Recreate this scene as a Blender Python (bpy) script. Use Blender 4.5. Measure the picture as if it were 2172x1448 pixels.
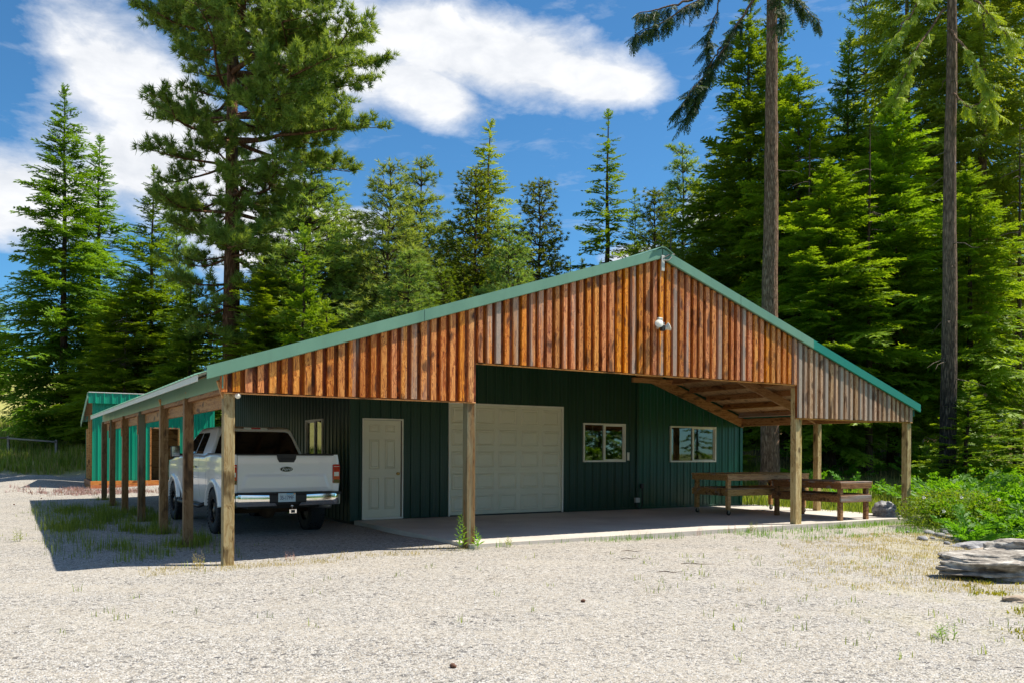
import bpy, bmesh, math, random
import numpy as np
from mathutils import Matrix, Vector, Euler
R = math.radians
random.seed(7)
SC = bpy.context.scene
COL = SC.collection
for o in list(bpy.data.objects): bpy.data.objects.remove(o)

# ------------------------------------------------------------------ camera, sky, sun, exposure
cam_d = bpy.data.cameras.new('camera'); cam = bpy.data.objects.new('camera', cam_d); COL.objects.link(cam)
cam.matrix_world = Matrix.Translation((0, 0, 1.5)) @ Matrix.Rotation(R(90), 4, 'X') @ Matrix.Rotation(0.00506, 4, 'Z')
cam_d.sensor_width = 36; cam_d.lens = 1761.2 / 2172 * 36; cam_d.shift_x = .0006; cam_d.shift_y = .1073
cam_d.clip_start = .05; cam_d.clip_end = 3000
SC.camera = cam
SUN = Vector((.649, .125, 1.0)).normalized()
EL = math.asin(SUN.z); AZ = math.atan2(SUN.x, SUN.y)
sd = bpy.data.lights.new('sun', 'SUN'); sd.energy = 5.0; sd.angle = R(.53); sd.color = (1, .93, .82)
so = bpy.data.objects.new('sun', sd); COL.objects.link(so); so.rotation_euler = SUN.to_track_quat('Z', 'Y').to_euler(); so.location = (20, 0, 40)
SC.view_settings.view_transform = 'Standard'; SC.view_settings.look = 'None'
SC.view_settings.exposure = .74; SC.view_settings.gamma = 1; SC.view_settings.use_curve_mapping = False

class NT:
    """small helper round a node tree"""
    def __init__(s, nt): s.nt = nt; s.n = nt.nodes; s.l = nt.links
    def node(s, t, ins=None, **kw):
        n = s.n.new(t)
        for k, v in kw.items(): setattr(n, k, v)
        for k, v in (ins or {}).items():
            if hasattr(v, 'is_output'): s.l.new(v, n.inputs[k])
            else: n.inputs[k].default_value = v
        return n
    def math(s, op, a, b=0., c=0., clamp=False):
        return s.node('ShaderNodeMath', {0: a, 1: b, 2: c}, operation=op, use_clamp=clamp).outputs[0]
    def vmath(s, op, a, b=(0, 0, 0)):
        return s.node('ShaderNodeVectorMath', {0: a, 1: b}, operation=op).outputs[0]
    def noise(s, vec, scale, detail=4., rough=.55, dist=0., col=False):
        n = s.node('ShaderNodeTexNoise', {'Vector': vec, 'Scale': scale, 'Detail': detail, 'Roughness': rough, 'Distortion': dist})
        return n.outputs['Color' if col else 'Fac']
    def ramp(s, fac, stops, interp='LINEAR'):
        n = s.node('ShaderNodeValToRGB', {'Fac': fac}); e = n.color_ramp.elements; n.color_ramp.interpolation = interp
        while len(e) < len(stops): e.new(.5)
        for i, (p, c) in enumerate(stops):
            e[i].position = p; e[i].color = (c, c, c, 1) if isinstance(c, (int, float)) else (*c, 1)
        return n.outputs['Color']
    def mix(s, f, a, b, blend='MIX'):
        n = s.node('ShaderNodeMix', data_type='RGBA', blend_type=blend)
        for i, v in ((0, f), (6, a), (7, b)):
            if hasattr(v, 'is_output'): s.l.new(v, n.inputs[i])
            else: n.inputs[i].default_value = (*v, 1) if isinstance(v, tuple) and len(v) == 3 else v
        return n.outputs[2]
    def mapr(s, v, a, b, c=0., d=1.):
        return s.node('ShaderNodeMapRange', {0: v, 1: a, 2: b, 3: c, 4: d}).outputs[0]
    def scale(s, vec, sc):
        return s.node('ShaderNodeMapping', {'Vector': vec, 'Scale': sc}).outputs[0]

world = bpy.data.worlds.new('World'); SC.world = world; world.use_nodes = True
w = NT(world.node_tree); w.n.clear()
sky = w.node('ShaderNodeTexSky', sky_type='NISHITA', sun_disc=False)
sky.sun_elevation = EL; sky.sun_rotation = AZ; sky.air_density = 1.0; sky.dust_density = .25; sky.ozone_density = 2.6; sky.altitude = 900
tc = w.node('ShaderNodeTexCoord')
sep = w.node('ShaderNodeSeparateXYZ', {0: tc.outputs['Generated']})
dx, dy, dz = sep.outputs
az = w.math('MULTIPLY', w.math('ARCTAN2', dx, dy), 57.2958)
el = w.math('MULTIPLY', w.math('ARCSINE', dz), 57.2958)
pv = w.node('ShaderNodeCombineXYZ', {0: w.math('MULTIPLY', az, .05), 1: w.math('MULTIPLY', el, .1), 2: 0.}).outputs[0]
n1 = w.noise(pv, 2.4, 9., .58, .25); n2 = w.noise(w.vmath('ADD', pv, (7, 3, 1)), 1.0, 6., .5, .2)
n3 = w.noise(w.vmath('ADD', pv, (2, 9, 4)), 6., 8., .62, .3)
def blob(a0, e0, wa, we, rot=0.):
    a = w.math('SUBTRACT', az, a0); e = w.math('SUBTRACT', el, e0)
    c_, s_ = math.cos(R(rot)), math.sin(R(rot))
    x = w.math('DIVIDE', w.math('ADD', w.math('MULTIPLY', a, c_), w.math('MULTIPLY', e, s_)), wa)
    y = w.math('DIVIDE', w.math('SUBTRACT', w.math('MULTIPLY', e, c_), w.math('MULTIPLY', a, s_)), we)
    r = w.math('SQRT', w.math('ADD', w.math('MULTIPLY', x, x), w.math('MULTIPLY', y, y)))
    return w.math('SUBTRACT', 1., r)
BL = [(-1.5, 25.2, 12.5, 3.1, -7), (-6., 23.4, 6., 2.3, -16), (6., 23.8, 5.6, 1.7, -4), (-12, 25.5, 7, 4.2, 0),
      (-24.5, 21.5, 8, 3.7, -28), (-22.5, 17.5, 9.0, 4.2, 0), (-31, 14.5, 8.5, 3.6, 12), (-18, 14, 5, 3.5, 0),
      (8.5, 13.0, 3.0, .9, 0), (14.5, 15.5, 3.5, 1.7, 0), (-13.5, 29.3, 2.5, 1.0, 18), (-28, 28, 1.5, .7, 0), (-11.8, 14.8, 4, 1.6, 0), (3., 24.4, 6.5, 2.0, -6), (-6., 26.5, 6, 2.2, -6)]
m = blob(*BL[0])
for b in BL[1:]: m = w.math('MAXIMUM', m, blob(*b))
# elsewhere in the sky: ordinary scattered cloud
outside = w.mapr(w.math('ABSOLUTE', az), 38., 60., 0., 1.)
outside = w.math('MAXIMUM', outside, w.mapr(el, 36., 50., 0., 1.))
gen = w.math('SUBTRACT', w.math('MULTIPLY', n2, outside), .52)
m = w.math('MAXIMUM', m, w.math('MULTIPLY', gen, 3.))
dens = w.math('ADD', w.math('MULTIPLY', m, 1.5), w.math('MULTIPLY', w.math('SUBTRACT', n1, .50), 1.9))
dens = w.math('ADD', dens, w.math('MULTIPLY', w.math('SUBTRACT', n3, .5), .9))
mask = w.mapr(dens, -.05, .75); 
wisps = w.math('MULTIPLY', w.mapr(w.noise(w.scale(pv, (1., 2.2, 1.)), 3.5, 8., .65, .5), .55, .8), .28)
mask = w.math('MAXIMUM', mask, wisps)
mask = w.math('MULTIPLY', mask, w.mapr(el, 0., 4.))
shade = w.ramp(w.math('ADD', w.math('MULTIPLY', n3, .6), w.math('MULTIPLY', n1, .4)), [(.30, (5.4, 5.7, 6.2)), (.60, (7.4, 7.5, 7.7))])
tint = w.mix(1., sky.outputs[0], (.47, .90, 1.10), 'MULTIPLY')
colr = w.mix(mask, tint, shade)
bg = w.node('ShaderNodeBackground', {'Color': colr, 'Strength': .082})
w.l.new(bg.outputs[0], w.node('ShaderNodeOutputWorld').inputs[0])

# ------------------------------------------------------------------ helpers
TH = 1.0251; CS, SN = math.cos(TH), math.sin(TH); BX, BY = -3.744, 10.807
BROT = R(90) - TH
def uvxy(u, v): return BX + SN * u - CS * v, BY + CS * u + SN * v
def pix(x, y, Z):
    """real-world point at distance Z for a place measured on the photograph"""
    a, b = x - 1086, y - 724; ro = .00506
    X = (a * math.cos(ro) + b * math.sin(ro)) / 1761.2 * Z
    h = 1.5 - (-a * math.sin(ro) + b * math.cos(ro) - 233.02) / 1761.2 * Z
    return X, Z, h
def sst(t): t = np.clip(t, 0, 1); return t * t * (3 - 2 * t)
def gh(x, y):
    x = np.asarray(x, float); y = np.asarray(y, float)
    ys = 30 - 5.5 * sst((x - 3) / 6) + 10 * sst((-x - 6) / 9)
    d = y - ys
    h = .16 * np.where(d > 0, np.sqrt(d * d + 4) - 2, 0)
    h = np.where(y > 120, .16 * (118 - ys) + .07 * (y - 120), h)
    h += .15 * sst((y - 20) / 12)
    h -= .30 * np.exp(-(((x - 9.3 - (y - 14) * .25) / 1.5) ** 2) - ((y - 14.2) / 3.4) ** 2)
    h += .03 * np.exp(-((x - .5) / 3) ** 2 - ((y - 13.0) / 2) ** 2)
    far = sst((y - 24) / 12) + sst((np.abs(x) - 11) / 8)
    h += far * .10 * (np.sin(x * .9 + 1.3 * np.sin(y * .31)) * np.cos(y * .7 + x * .2))
    h += .012 * np.sin(x * 2.1 + y * .8) * np.sin(y * 1.9 - x * .6)
    return h
def g(x, y): return float(gh(x, y))

def link(o, parent=None):
    COL.objects.link(o)
    if parent: o.parent = parent
    return o
def tag(o, label=None, cat=None, group=None, kind=None):
    for k, v in (('label', label), ('category', cat), ('group', group), ('kind', kind)):
        if v: o[k] = v
    return o
def empty(name, loc=(0, 0, 0), rz=0., label=None, cat=None, group=None):
    o = bpy.data.objects.new(name, None); COL.objects.link(o); o.location = loc; o.rotation_euler = (0, 0, rz); o.empty_display_size = .3
    return tag(o, label, cat, group)
def meshobj(name, V, F, mat, parent=None, smooth=False):
    me = bpy.data.meshes.new(name); me.from_pydata([tuple(v) for v in V], [], F); me.update()
    if mat: me.materials.append(mat)
    if smooth: me.shade_smooth()
    return link(bpy.data.objects.new(name, me), parent)
def npmesh(name, V, T, mat, tint=None):
    """triangle mesh from numpy arrays, with an optional per-face 'tint' value"""
    me = bpy.data.meshes.new(name)
    V = np.ascontiguousarray(V, np.float32); T = np.ascontiguousarray(T, np.int32)
    me.vertices.add(len(V)); me.vertices.foreach_set('co', V.ravel())
    me.loops.add(T.size); me.loops.foreach_set('vertex_index', T.ravel())
    me.polygons.add(len(T)); me.polygons.foreach_set('loop_start', np.arange(0, T.size, 3, dtype=np.int32))
    me.update(calc_edges=True)
    if tint is not None:
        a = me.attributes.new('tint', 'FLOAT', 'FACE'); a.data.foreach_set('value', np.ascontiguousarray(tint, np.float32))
    if mat: me.materials.append(mat)
    return me
class MB:
    """collects simple shapes, links them as ONE mesh object"""
    def __init__(s): s.V = []; s.F = []
    def add(s, V, F):
        n = len(s.V); s.V += [tuple(v) for v in V]; s.F += [tuple(i + n for i in f) for f in F]; return s
    def box(s, a, b, M=None):
        x0, y0, z0 = a; x1, y1, z1 = b
        V = [Vector(p) for p in ((x0, y0, z0), (x1, y0, z0), (x1, y1, z0), (x0, y1, z0), (x0, y0, z1), (x1, y0, z1), (x1, y1, z1), (x0, y1, z1))]
        if M: V = [M @ v for v in V]
        return s.add(V, [(0, 3, 2, 1), (4, 5, 6, 7), (0, 1, 5, 4), (1, 2, 6, 5), (2, 3, 7, 6), (3, 0, 4, 7)])
    def cbox(s, a, b, c=.006, M=None):
        """box with chamfered edges"""
        lo = Vector(a); hi = Vector(b); ctr = (lo + hi) / 2; hf = (hi - lo) / 2; c = min(c, min(hf) * .45)
        V = []; idx = {}
        for sx in (-1, 1):
            for sy in (-1, 1):
                for sz in (-1, 1):
                    for ax in range(3):
                        p = [sx * hf.x, sy * hf.y, sz * hf.z]
                        sg = (sx, sy, sz)
                        for k in range(3):
                            if k != ax: p[k] -= sg[k] * c
                        idx[(sx, sy, sz, ax)] = len(V); V.append(ctr + Vector(p))
        F = []
        for ax in range(3):
            o1, o2 = [k for k in range(3) if k != ax]
            for sg in (-1, 1):
                q = []
                for a1, a2 in ((-1, -1), (1, -1), (1, 1), (-1, 1)):
                    t = [0, 0, 0]; t[ax] = sg; t[o1] = a1; t[o2] = a2; q.append(idx[(*t, ax)])
                F.append(q)
            for a1 in (-1, 1):
                for a2 in (-1, 1):
                    t = [0, 0, 0]; t[o1] = a1; t[o2] = a2
                    q = []
                    for e, fc in ((-1, o1), (1, o1), (1, o2), (-1, o2)):
                        t[ax] = e; q.append(idx[(*t, fc)])
                    F.append(q)
        for sx in (-1, 1):
            for sy in (-1, 1):
                for sz in (-1, 1): F.append([idx[(sx, sy, sz, k)] for k in range(3)])
        FF = []
        for f in F:   # outward winding
            n = (V[f[1]] - V[f[0]]).cross(V[f[2]] - V[f[0]])
            m = sum((V[i] for i in f), Vector()) / len(f) - ctr
            FF.append(tuple(f) if n.dot(m) > 0 else tuple(reversed(f)))
        if M: V = [M @ v for v in V]
        return s.add(V, FF)
    def beam(s, p, q, w, h, c=0.):
        """rectangular bar from p to q, w wide (horizontal), h high"""
        p = Vector(p); q = Vector(q); d = q - p; L = d.length
        y = d.normalized(); x = Vector((y.y, -y.x, 0)); x = x.normalized() if x.length > 1e-4 else Vector((1, 0, 0)); z = x.cross(y)
        M = Matrix(((x.x, y.x, z.x, p.x), (x.y, y.y, z.y, p.y), (x.z, y.z, z.z, p.z), (0, 0, 0, 1)))
        return s.cbox((-w / 2, 0, -h / 2), (w / 2, L, h / 2), c, M) if c else s.box((-w / 2, 0, -h / 2), (w / 2, L, h / 2), M)
    def tube(s, pts, rad, n=8, cap=True):
        pts = [Vector(p) for p in pts]; rad = rad if isinstance(rad, (list, tuple)) else [rad] * len(pts)
        V = []; F = []
        for i, p in enumerate(pts):
            d = (pts[min(i + 1, len(pts) - 1)] - pts[max(i - 1, 0)]).normalized()
            a = d.cross(Vector((0, 0, 1)));  a = a.normalized() if a.length > .01 else Vector((1, 0, 0)); b = d.cross(a)
            for k in range(n):
                t = 2 * math.pi * k / n; V.append(p + (a * math.cos(t) + b * math.sin(t)) * rad[i])
        for i in range(len(pts) - 1):
            for k in range(n):
                k2 = (k + 1) % n; F.append((i * n + k, i * n + k2, (i + 1) * n + k2, (i + 1) * n + k))
        if cap: F.append(tuple(range(n - 1, -1, -1))[::-1]); F.append(tuple((len(pts) - 1) * n + k for k in range(n))[::-1])
        return s.add(V, F)
    def lathe(s, prof, M, n=24):
        """profile [(r, z)] spun round z then moved by M"""
        V = []; F = []
        for r, z in prof:
            for k in range(n):
                t = 2 * math.pi * k / n; V.append(M @ Vector((r * math.cos(t), r * math.sin(t), z)))
        for i in range(len(prof) - 1):
            for k in range(n):
                k2 = (k + 1) % n; F.append((i * n + k, i * n + k2, (i + 1) * n + k2, (i + 1) * n + k))
        return s.add(V, F)
    def prism(s, poly, ax, d0, d1):
        """polygon in the two axes other than ax, extruded along ax from d0 to d1"""
        n = len(poly); V = []
        for d in (d0, d1):
            for a, b in poly:
                p = [a, b]; p.insert(ax, d); V.append(p)
        F = [tuple(range(n - 1, -1, -1)), tuple(range(n, 2 * n))] + [(i, (i + 1) % n, n + (i + 1) % n, n + i) for i in range(n)]
        return s.add(V, F)
    def build(s, name, mat, parent=None, smooth=False):
        o = meshobj(name, s.V, s.F, mat, parent)
        bm = bmesh.new(); bm.from_mesh(o.data); bmesh.ops.recalc_face_normals(bm, faces=bm.faces); bm.to_mesh(o.data); bm.free()
        if smooth: o.data.shade_smooth()
        return o
def textmesh(name, body, size, M, mat, parent, font_shear=0., depth=.001, sx=1.):
    cu = bpy.data.curves.new(name, 'FONT'); cu.body = body; cu.size = size; cu.align_x = 'CENTER'; cu.align_y = 'CENTER'; cu.extrude = depth; cu.shear = font_shear
    t = bpy.data.objects.new('tmp', cu); COL.objects.link(t)
    me = bpy.data.meshes.new_from_object(t.evaluated_get(bpy.context.evaluated_depsgraph_get())); bpy.data.objects.remove(t)
    for v in me.vertices: v.co.x *= sx
    me.transform(M); me.materials.clear(); me.materials.append(mat); me.name = name
    return link(bpy.data.objects.new(name, me), parent)

# ------------------------------------------------------------------ materials
def mat(name):
    m_ = bpy.data.materials.new(name); m_.use_nodes = True; k = NT(m_.node_tree); k.n.clear()
    k.out = k.node('ShaderNodeOutputMaterial'); return m_, k
def simple(name, col, rough=.5, metal=0., spec=.5, var=.12, nscale=3., bump=0., coat=0.):
    m_, k = mat(name); t = k.node('ShaderNodeTexCoord')
    nz = k.noise(t.outputs['Object'], nscale, 6., .6)
    c = k.mix(1., (*col, 1), k.ramp(nz, [(.3, 1 - var), (.7, 1 + var)]), 'MULTIPLY')
    b = k.node('ShaderNodeBsdfPrincipled', {'Base Color': c, 'Roughness': rough, 'Metallic': metal, 'Specular IOR Level': spec, 'Coat Weight': coat})
    k.l.new(k.mapr(nz, .3, .7, rough * .85, min(1, rough * 1.15)), b.inputs['Roughness'])
    if bump:
        k.l.new(k.node('ShaderNodeBump', {'Height': k.noise(t.outputs['Object'], nscale * 12, 4.), 'Strength': bump, 'Distance': .01}).outputs[0], b.inputs['Normal'])
    k.l.new(b.outputs[0], k.out.inputs[0]); return m_
def wood(name, cols, axis='Z', grey=0., grain=1., bump=.5, rough=.6, spec=.25, knots=True, greycol=(.36, .33, .31)):
    """sawn timber: long grain along one axis, knots, weathered grey film"""
    m_, k = mat(name); t = k.node('ShaderNodeTexCoord'); oi = k.node('ShaderNodeObjectInfo')
    rnd = oi.outputs['Random']
    off = k.node('ShaderNodeCombineXYZ', {0: k.math('MULTIPLY', rnd, 31.), 1: k.math('MULTIPLY', rnd, 17.), 2: k.math('MULTIPLY', rnd, 53.)}).outputs[0]
    p = k.vmath('ADD', t.outputs['Object'], off)
    sc = {'Z': (18, 18, .9), 'X': (.9, 18, 18), 'Y': (18, .9, 18)}[axis]
    kn = k.noise(k.scale(p, {'Z': (5, 5, 2.4), 'X': (2.4, 5, 5), 'Y': (5, 2.4, 5)}[axis]), 1., 2., .5)
    kx = k.mapr(kn, .60, .69)
    q = k.vmath('ADD', k.scale(p, sc), k.node('ShaderNodeCombineXYZ', {0: k.math('MULTIPLY', kn, 5.), 1: k.math('MULTIPLY', kn, 5.), 2: 0.}).outputs[0])
    wv = k.noise(q, 1.6 * grain, 5., .62, .7)
    fine = k.noise(k.scale(p, tuple(v * 4.5 for v in sc)), 1.2, 3., .6)
    v = k.math('ADD', k.math('MULTIPLY', wv, .75), k.math('MULTIPLY', fine, .25))
    c = k.ramp(v, [(.34, cols[0]), (.46, cols[1]), (.57, cols[2]), (.68, cols[1])])
    hue = k.node('ShaderNodeHueSaturation', {'Hue': k.mapr(k.math('FRACT', k.math('MULTIPLY', rnd, 7.3)), 0, 1, .494, .507), 'Saturation': k.mapr(k.math('FRACT', k.math('MULTIPLY', rnd, 3.7)), 0, 1, .92, 1.08), 'Value': k.mapr(k.math('FRACT', k.math('MULTIPLY', rnd, 13.1)), 0, 1, .70, 1.15), 'Color': c}).outputs[0]
    c = hue
    if knots: c = k.mix(k.math('MULTIPLY', kx, .75), c, tuple(x * .35 for x in cols[0]))
    if grey:
        gm = k.noise(k.scale(p, tuple(x * .22 for x in sc)), 1.2, 5., .65)
        gm = k.math('ADD', gm, k.math('MULTIPLY', k.math('SUBTRACT', k.math('FRACT', k.math('MULTIPLY', rnd, 29.7)), .5), .42))
        c = k.mix(k.math('MULTIPLY', k.mapr(gm, .72 - grey * .45, .86 - grey * .45), .85), c, k.mix(v, tuple(x * .45 for x in greycol), greycol))
    b = k.node('ShaderNodeBsdfPrincipled', {'Base Color': c, 'Roughness': rough, 'Specular IOR Level': spec})
    k.l.new(k.node('ShaderNodeBump', {'Height': v, 'Strength': bump, 'Distance': .008}).outputs[0], b.inputs['Normal'])
    k.l.new(b.outputs[0], k.out.inputs[0]); return m_
M = {}
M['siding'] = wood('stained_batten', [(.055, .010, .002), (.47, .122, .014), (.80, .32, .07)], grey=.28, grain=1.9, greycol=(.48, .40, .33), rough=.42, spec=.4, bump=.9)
M['sidingi'] = wood('stained_shaded_board', [(.025, .005, .001), (.16, .032, .004), (.32, .085, .012)], grey=.02, grain=1.2, greycol=(.42, .36, .30), rough=.5)  # darker stain, plus the shade between battens put into the colour
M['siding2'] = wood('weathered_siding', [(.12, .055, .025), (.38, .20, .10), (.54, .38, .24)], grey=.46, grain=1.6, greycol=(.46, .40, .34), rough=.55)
M['siding2i'] = wood('weathered_shaded_board', [(.04, .018, .007), (.16, .07, .026), (.24, .13, .06)], grey=.3, grain=1.2, greycol=(.34, .27, .21), rough=.55)  # weathered wood, darkened further to paint in the shade of the gaps
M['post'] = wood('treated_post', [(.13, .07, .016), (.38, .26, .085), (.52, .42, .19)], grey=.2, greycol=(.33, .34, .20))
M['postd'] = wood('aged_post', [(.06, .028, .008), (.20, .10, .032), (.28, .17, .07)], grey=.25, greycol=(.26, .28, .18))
M['beam'] = wood('beam_wood', [(.09, .033, .01), (.32, .135, .04), (.44, .22, .08)], axis='Y', grey=.1)
M['beamx'] = wood('rafter_wood', [(.15, .06, .02), (.44, .21, .07), (.58, .32, .12)], axis='X', grey=.05)
M['osb'] = wood('strand_board', [(.20, .10, .035), (.46, .26, .10), (.58, .37, .16)], axis='X', grain=.6)
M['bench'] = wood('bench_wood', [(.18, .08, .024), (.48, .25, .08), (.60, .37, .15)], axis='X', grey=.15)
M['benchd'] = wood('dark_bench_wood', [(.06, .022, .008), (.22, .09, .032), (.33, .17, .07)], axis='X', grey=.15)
M['skid'] = wood('skid_wood', [(.22, .06, .02), (.48, .16, .05), (.58, .25, .10)], axis='X')
M['fence'] = wood('fence_wood', [(.05, .035, .025), (.14, .10, .075), (.22, .18, .14)], axis='X', grey=.7)
def metal_sheet(name, col, rough=.38, var=.1, dirt=(.12, .10, .07), da=.25):
    m_, k = mat(name); t = k.node('ShaderNodeTexCoord'); P = t.outputs['Object']
    nz = k.noise(k.scale(P, (1.5, 1.5, .5)), 1.3, 6., .6); n2_ = k.noise(k.scale(P, (9, 9, 1.2)), 1., 5., .65)
    c = k.mix(1., (*col, 1), k.ramp(nz, [(.3, 1 - var), (.7, 1 + var)]), 'MULTIPLY')
    c = k.mix(k.math('MULTIPLY', k.mapr(n2_, .55, .8), da), c, dirt)
    b = k.node('ShaderNodeBsdfPrincipled', {'Base Color': c, 'Roughness': k.mapr(nz, .3, .7, rough * .8, rough * 1.25), 'Specular IOR Level': .5})
    k.l.new(k.node('ShaderNodeBump', {'Height': k.noise(k.scale(P, (2, 2, .7)), 1.1, 3.), 'Strength': .12, 'Distance': .02}).outputs[0], b.inputs['Normal'])
    k.l.new(b.outputs[0], k.out.inputs[0]); return m_
M['green'] = metal_sheet('green_metal', (.002, .034, .016), .42, da=.08)
M['greenr'] = metal_sheet('green_metal_newer', (.002, .070, .038), .36, da=.08)
M['teal'] = metal_sheet('teal_metal', (.002, .25, .145), .34, da=.1)
M['trim'] = metal_sheet('faded_green_trim', (.13, .27, .185), .45, da=.15)
M['trim2'] = metal_sheet('fresh_green_trim', (.006, .19, .13), .36, da=.1)
M['galv'] = metal_sheet('galvanised', (.48, .50, .46), .5, da=.3)
M['pale'] = metal_sheet('pale_flashing', (.55, .56, .48), .5, da=.3)
M['cream'] = simple('cream_paint', (.74, .70, .53), .45, var=.05, nscale=1.5, bump=.05)
M['whitep'] = simple('offwhite_paint', (.80, .76, .64), .45, var=.06)
M['cone'] = simple('cone_scales', (.13, .06, .035), .8, var=.4, nscale=30)
M['brass'] = simple('brass', (.75, .5, .16), .25, metal=1.)
M['black'] = simple('black_plastic', (.012, .012, .013), .5)
M['rubber'] = simple('tyre_rubber', (.018, .018, .019), .8, bump=.3)
M['rim'] = simple('black_rim', (.02, .02, .022), .28, metal=.3)
M['chrome'] = simple('chrome', (.86, .86, .86), .08, metal=1., var=.02)
M['steel'] = simple('dull_steel', (.35, .34, .32), .4, metal=.9)
M['rust'] = simple('underbody_metal', (.10, .065, .04), .7, metal=.3)
M['cabd'] = simple('interior_dark', (.015, .015, .016), .7)
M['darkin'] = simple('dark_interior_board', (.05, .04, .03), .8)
M['glass_w'] = None
def glassy(name, tintc, refl=.2, rough=.02, trans=.85):
    m_, k = mat(name)
    fr = k.node('ShaderNodeFresnel', {'IOR': 1.5}).outputs[0]
    gl = k.node('ShaderNodeBsdfGlossy', {'Color': (1, 1, 1, 1), 'Roughness': rough})
    tr = k.node('ShaderNodeBsdfTransparent', {'Color': (*tintc, 1)})
    mx = k.node('ShaderNodeMixShader', {0: k.math('ADD', k.math('MULTIPLY', fr, 1.), refl * .3, clamp=True), 1: tr.outputs[0], 2: gl.outputs[0]})
    k.l.new(mx.outputs[0], k.out.inputs[0]); return m_
M['glass_w'] = glassy('window_glass', (.55, .58, .55), .22)
M['glass_t'] = glassy('tinted_glass', (.10, .11, .11), .10)
M['tail'] = simple('tail_lamp_red', (.50, .004, .006), .12, var=.05, coat=1.)
M['taild'] = simple('tail_lamp_dark', (.06, .004, .006), .12, var=.05, coat=1.)
M['lens'] = simple('clear_lens', (.72, .72, .70), .1, var=.03, coat=1.)
M['ovalb'] = simple('emblem_dark_blue', (.008, .012, .03), .2, coat=1.)
M['ink'] = simple('plate_ink', (.02, .03, .12), .5)
M['teali'] = simple('plate_teal', (.05, .4, .45), .5)
M['plate_blue'] = simple('plate_blue_scenery', (.08, .42, .65), .5)
M['plate_or'] = simple('plate_orange', (.8, .38, .08), .5)
M['plate'] = simple('plate_face', (.55, .68, .72), .4, var=.08, nscale=20)
M['lampw'] = simple('lamp_glass', (.78, .74, .62), .2, coat=.6)
def carpaint():
    m_, k = mat('white_car_paint'); t = k.node('ShaderNodeTexCoord')
    nz = k.noise(t.outputs['Object'], 2.2, 6., .6); lowz = k.node('ShaderNodeSeparateXYZ', {0: t.outputs['Object']}).outputs[2]
    d = k.math('MULTIPLY', k.mapr(lowz, 1.0, .5), k.mapr(nz, .4, .7))
    c = k.mix(k.math('MULTIPLY', d, .35), (.88, .88, .86), (.50, .44, .35))
    b = k.node('ShaderNodeBsdfPrincipled', {'Base Color': c, 'Roughness': .3, 'Coat Weight': .9, 'Coat Roughness': .04})
    k.l.new(b.outputs[0], k.out.inputs[0]); return m_
M['paint'] = carpaint()
def concrete():
    m_, k = mat('concrete'); t = k.node('ShaderNodeTexCoord'); P = t.outputs['Object']
    a = k.noise(P, .9, 7., .6); b_ = k.noise(P, 40., 4., .6)
    c = k.ramp(k.math('ADD', k.math('MULTIPLY', a, .7), k.math('MULTIPLY', b_, .3)), [(.3, (.38, .34, .30)), (.55, (.52, .48, .42)), (.75, (.60, .55, .49))])
    bs = k.node('ShaderNodeBsdfPrincipled', {'Base Color': c, 'Roughness': .8})
    k.l.new(k.node('ShaderNodeBump', {'Height': b_, 'Strength': .25, 'Distance': .004}).outputs[0], bs.inputs['Normal'])
    k.l.new(bs.outputs[0], k.out.inputs[0]); return m_
M['concrete'] = concrete()
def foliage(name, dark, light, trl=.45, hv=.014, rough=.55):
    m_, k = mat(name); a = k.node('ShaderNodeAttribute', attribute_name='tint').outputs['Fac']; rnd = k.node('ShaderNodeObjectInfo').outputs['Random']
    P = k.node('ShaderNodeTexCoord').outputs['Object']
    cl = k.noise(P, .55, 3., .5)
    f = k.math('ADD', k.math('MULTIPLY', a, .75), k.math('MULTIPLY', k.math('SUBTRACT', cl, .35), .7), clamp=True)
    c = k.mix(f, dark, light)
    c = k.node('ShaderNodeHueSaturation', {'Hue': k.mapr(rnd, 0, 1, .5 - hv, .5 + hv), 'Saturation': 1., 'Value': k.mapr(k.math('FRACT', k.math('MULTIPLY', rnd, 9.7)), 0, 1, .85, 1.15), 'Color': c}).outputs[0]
    b = k.node('ShaderNodeBsdfPrincipled', {'Base Color': c, 'Roughness': rough, 'Specular IOR Level': .35})
    tr = k.node('ShaderNodeBsdfTranslucent', {'Color': k.mix(1., c, (1.5, 1.35, .5), 'MULTIPLY')})
    mx = k.node('ShaderNodeMixShader', {0: trl, 1: b.outputs[0], 2: tr.outputs[0]})
    k.l.new(mx.outputs[0], k.out.inputs[0]); return m_
M['fir'] = foliage('fir_needles', (.034, .095, .008), (.26, .41, .025))
M['firb'] = foliage('bright_fir_needles', (.05, .13, .008), (.36, .50, .025))
M['pine'] = foliage('pine_needles', (.07, .15, .018), (.36, .50, .10), trl=.4, hv=.008)
M['pineb'] = foliage('young_pine_needles', (.10, .18, .03), (.40, .54, .13), trl=.35)
M['lodge'] = foliage('lodgepole_needles', (.06, .12, .010), (.28, .36, .03), trl=.35)
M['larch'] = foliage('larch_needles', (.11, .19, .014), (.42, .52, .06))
M['larchd'] = foliage('shaded_larch_needles', (.02, .055, .018), (.08, .14, .035))  # copy of the larch needles with shade put into the colour
M['fern'] = foliage('fern_fronds', (.06, .18, .008), (.20, .42, .025), trl=.5)
M['grass'] = foliage('grass_blades', (.08, .14, .015), (.34, .40, .07), trl=.5, hv=.02)
M['straw'] = foliage('dry_grass_blades', (.26, .23, .08), (.50, .43, .20), trl=.4, hv=.01)
M['sedum'] = foliage('yellow_ground_cover', (.18, .22, .01), (.55, .50, .04), trl=.3)
M['heather'] = foliage('purple_weeds', (.24, .14, .15), (.48, .32, .34), trl=.3)
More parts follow.
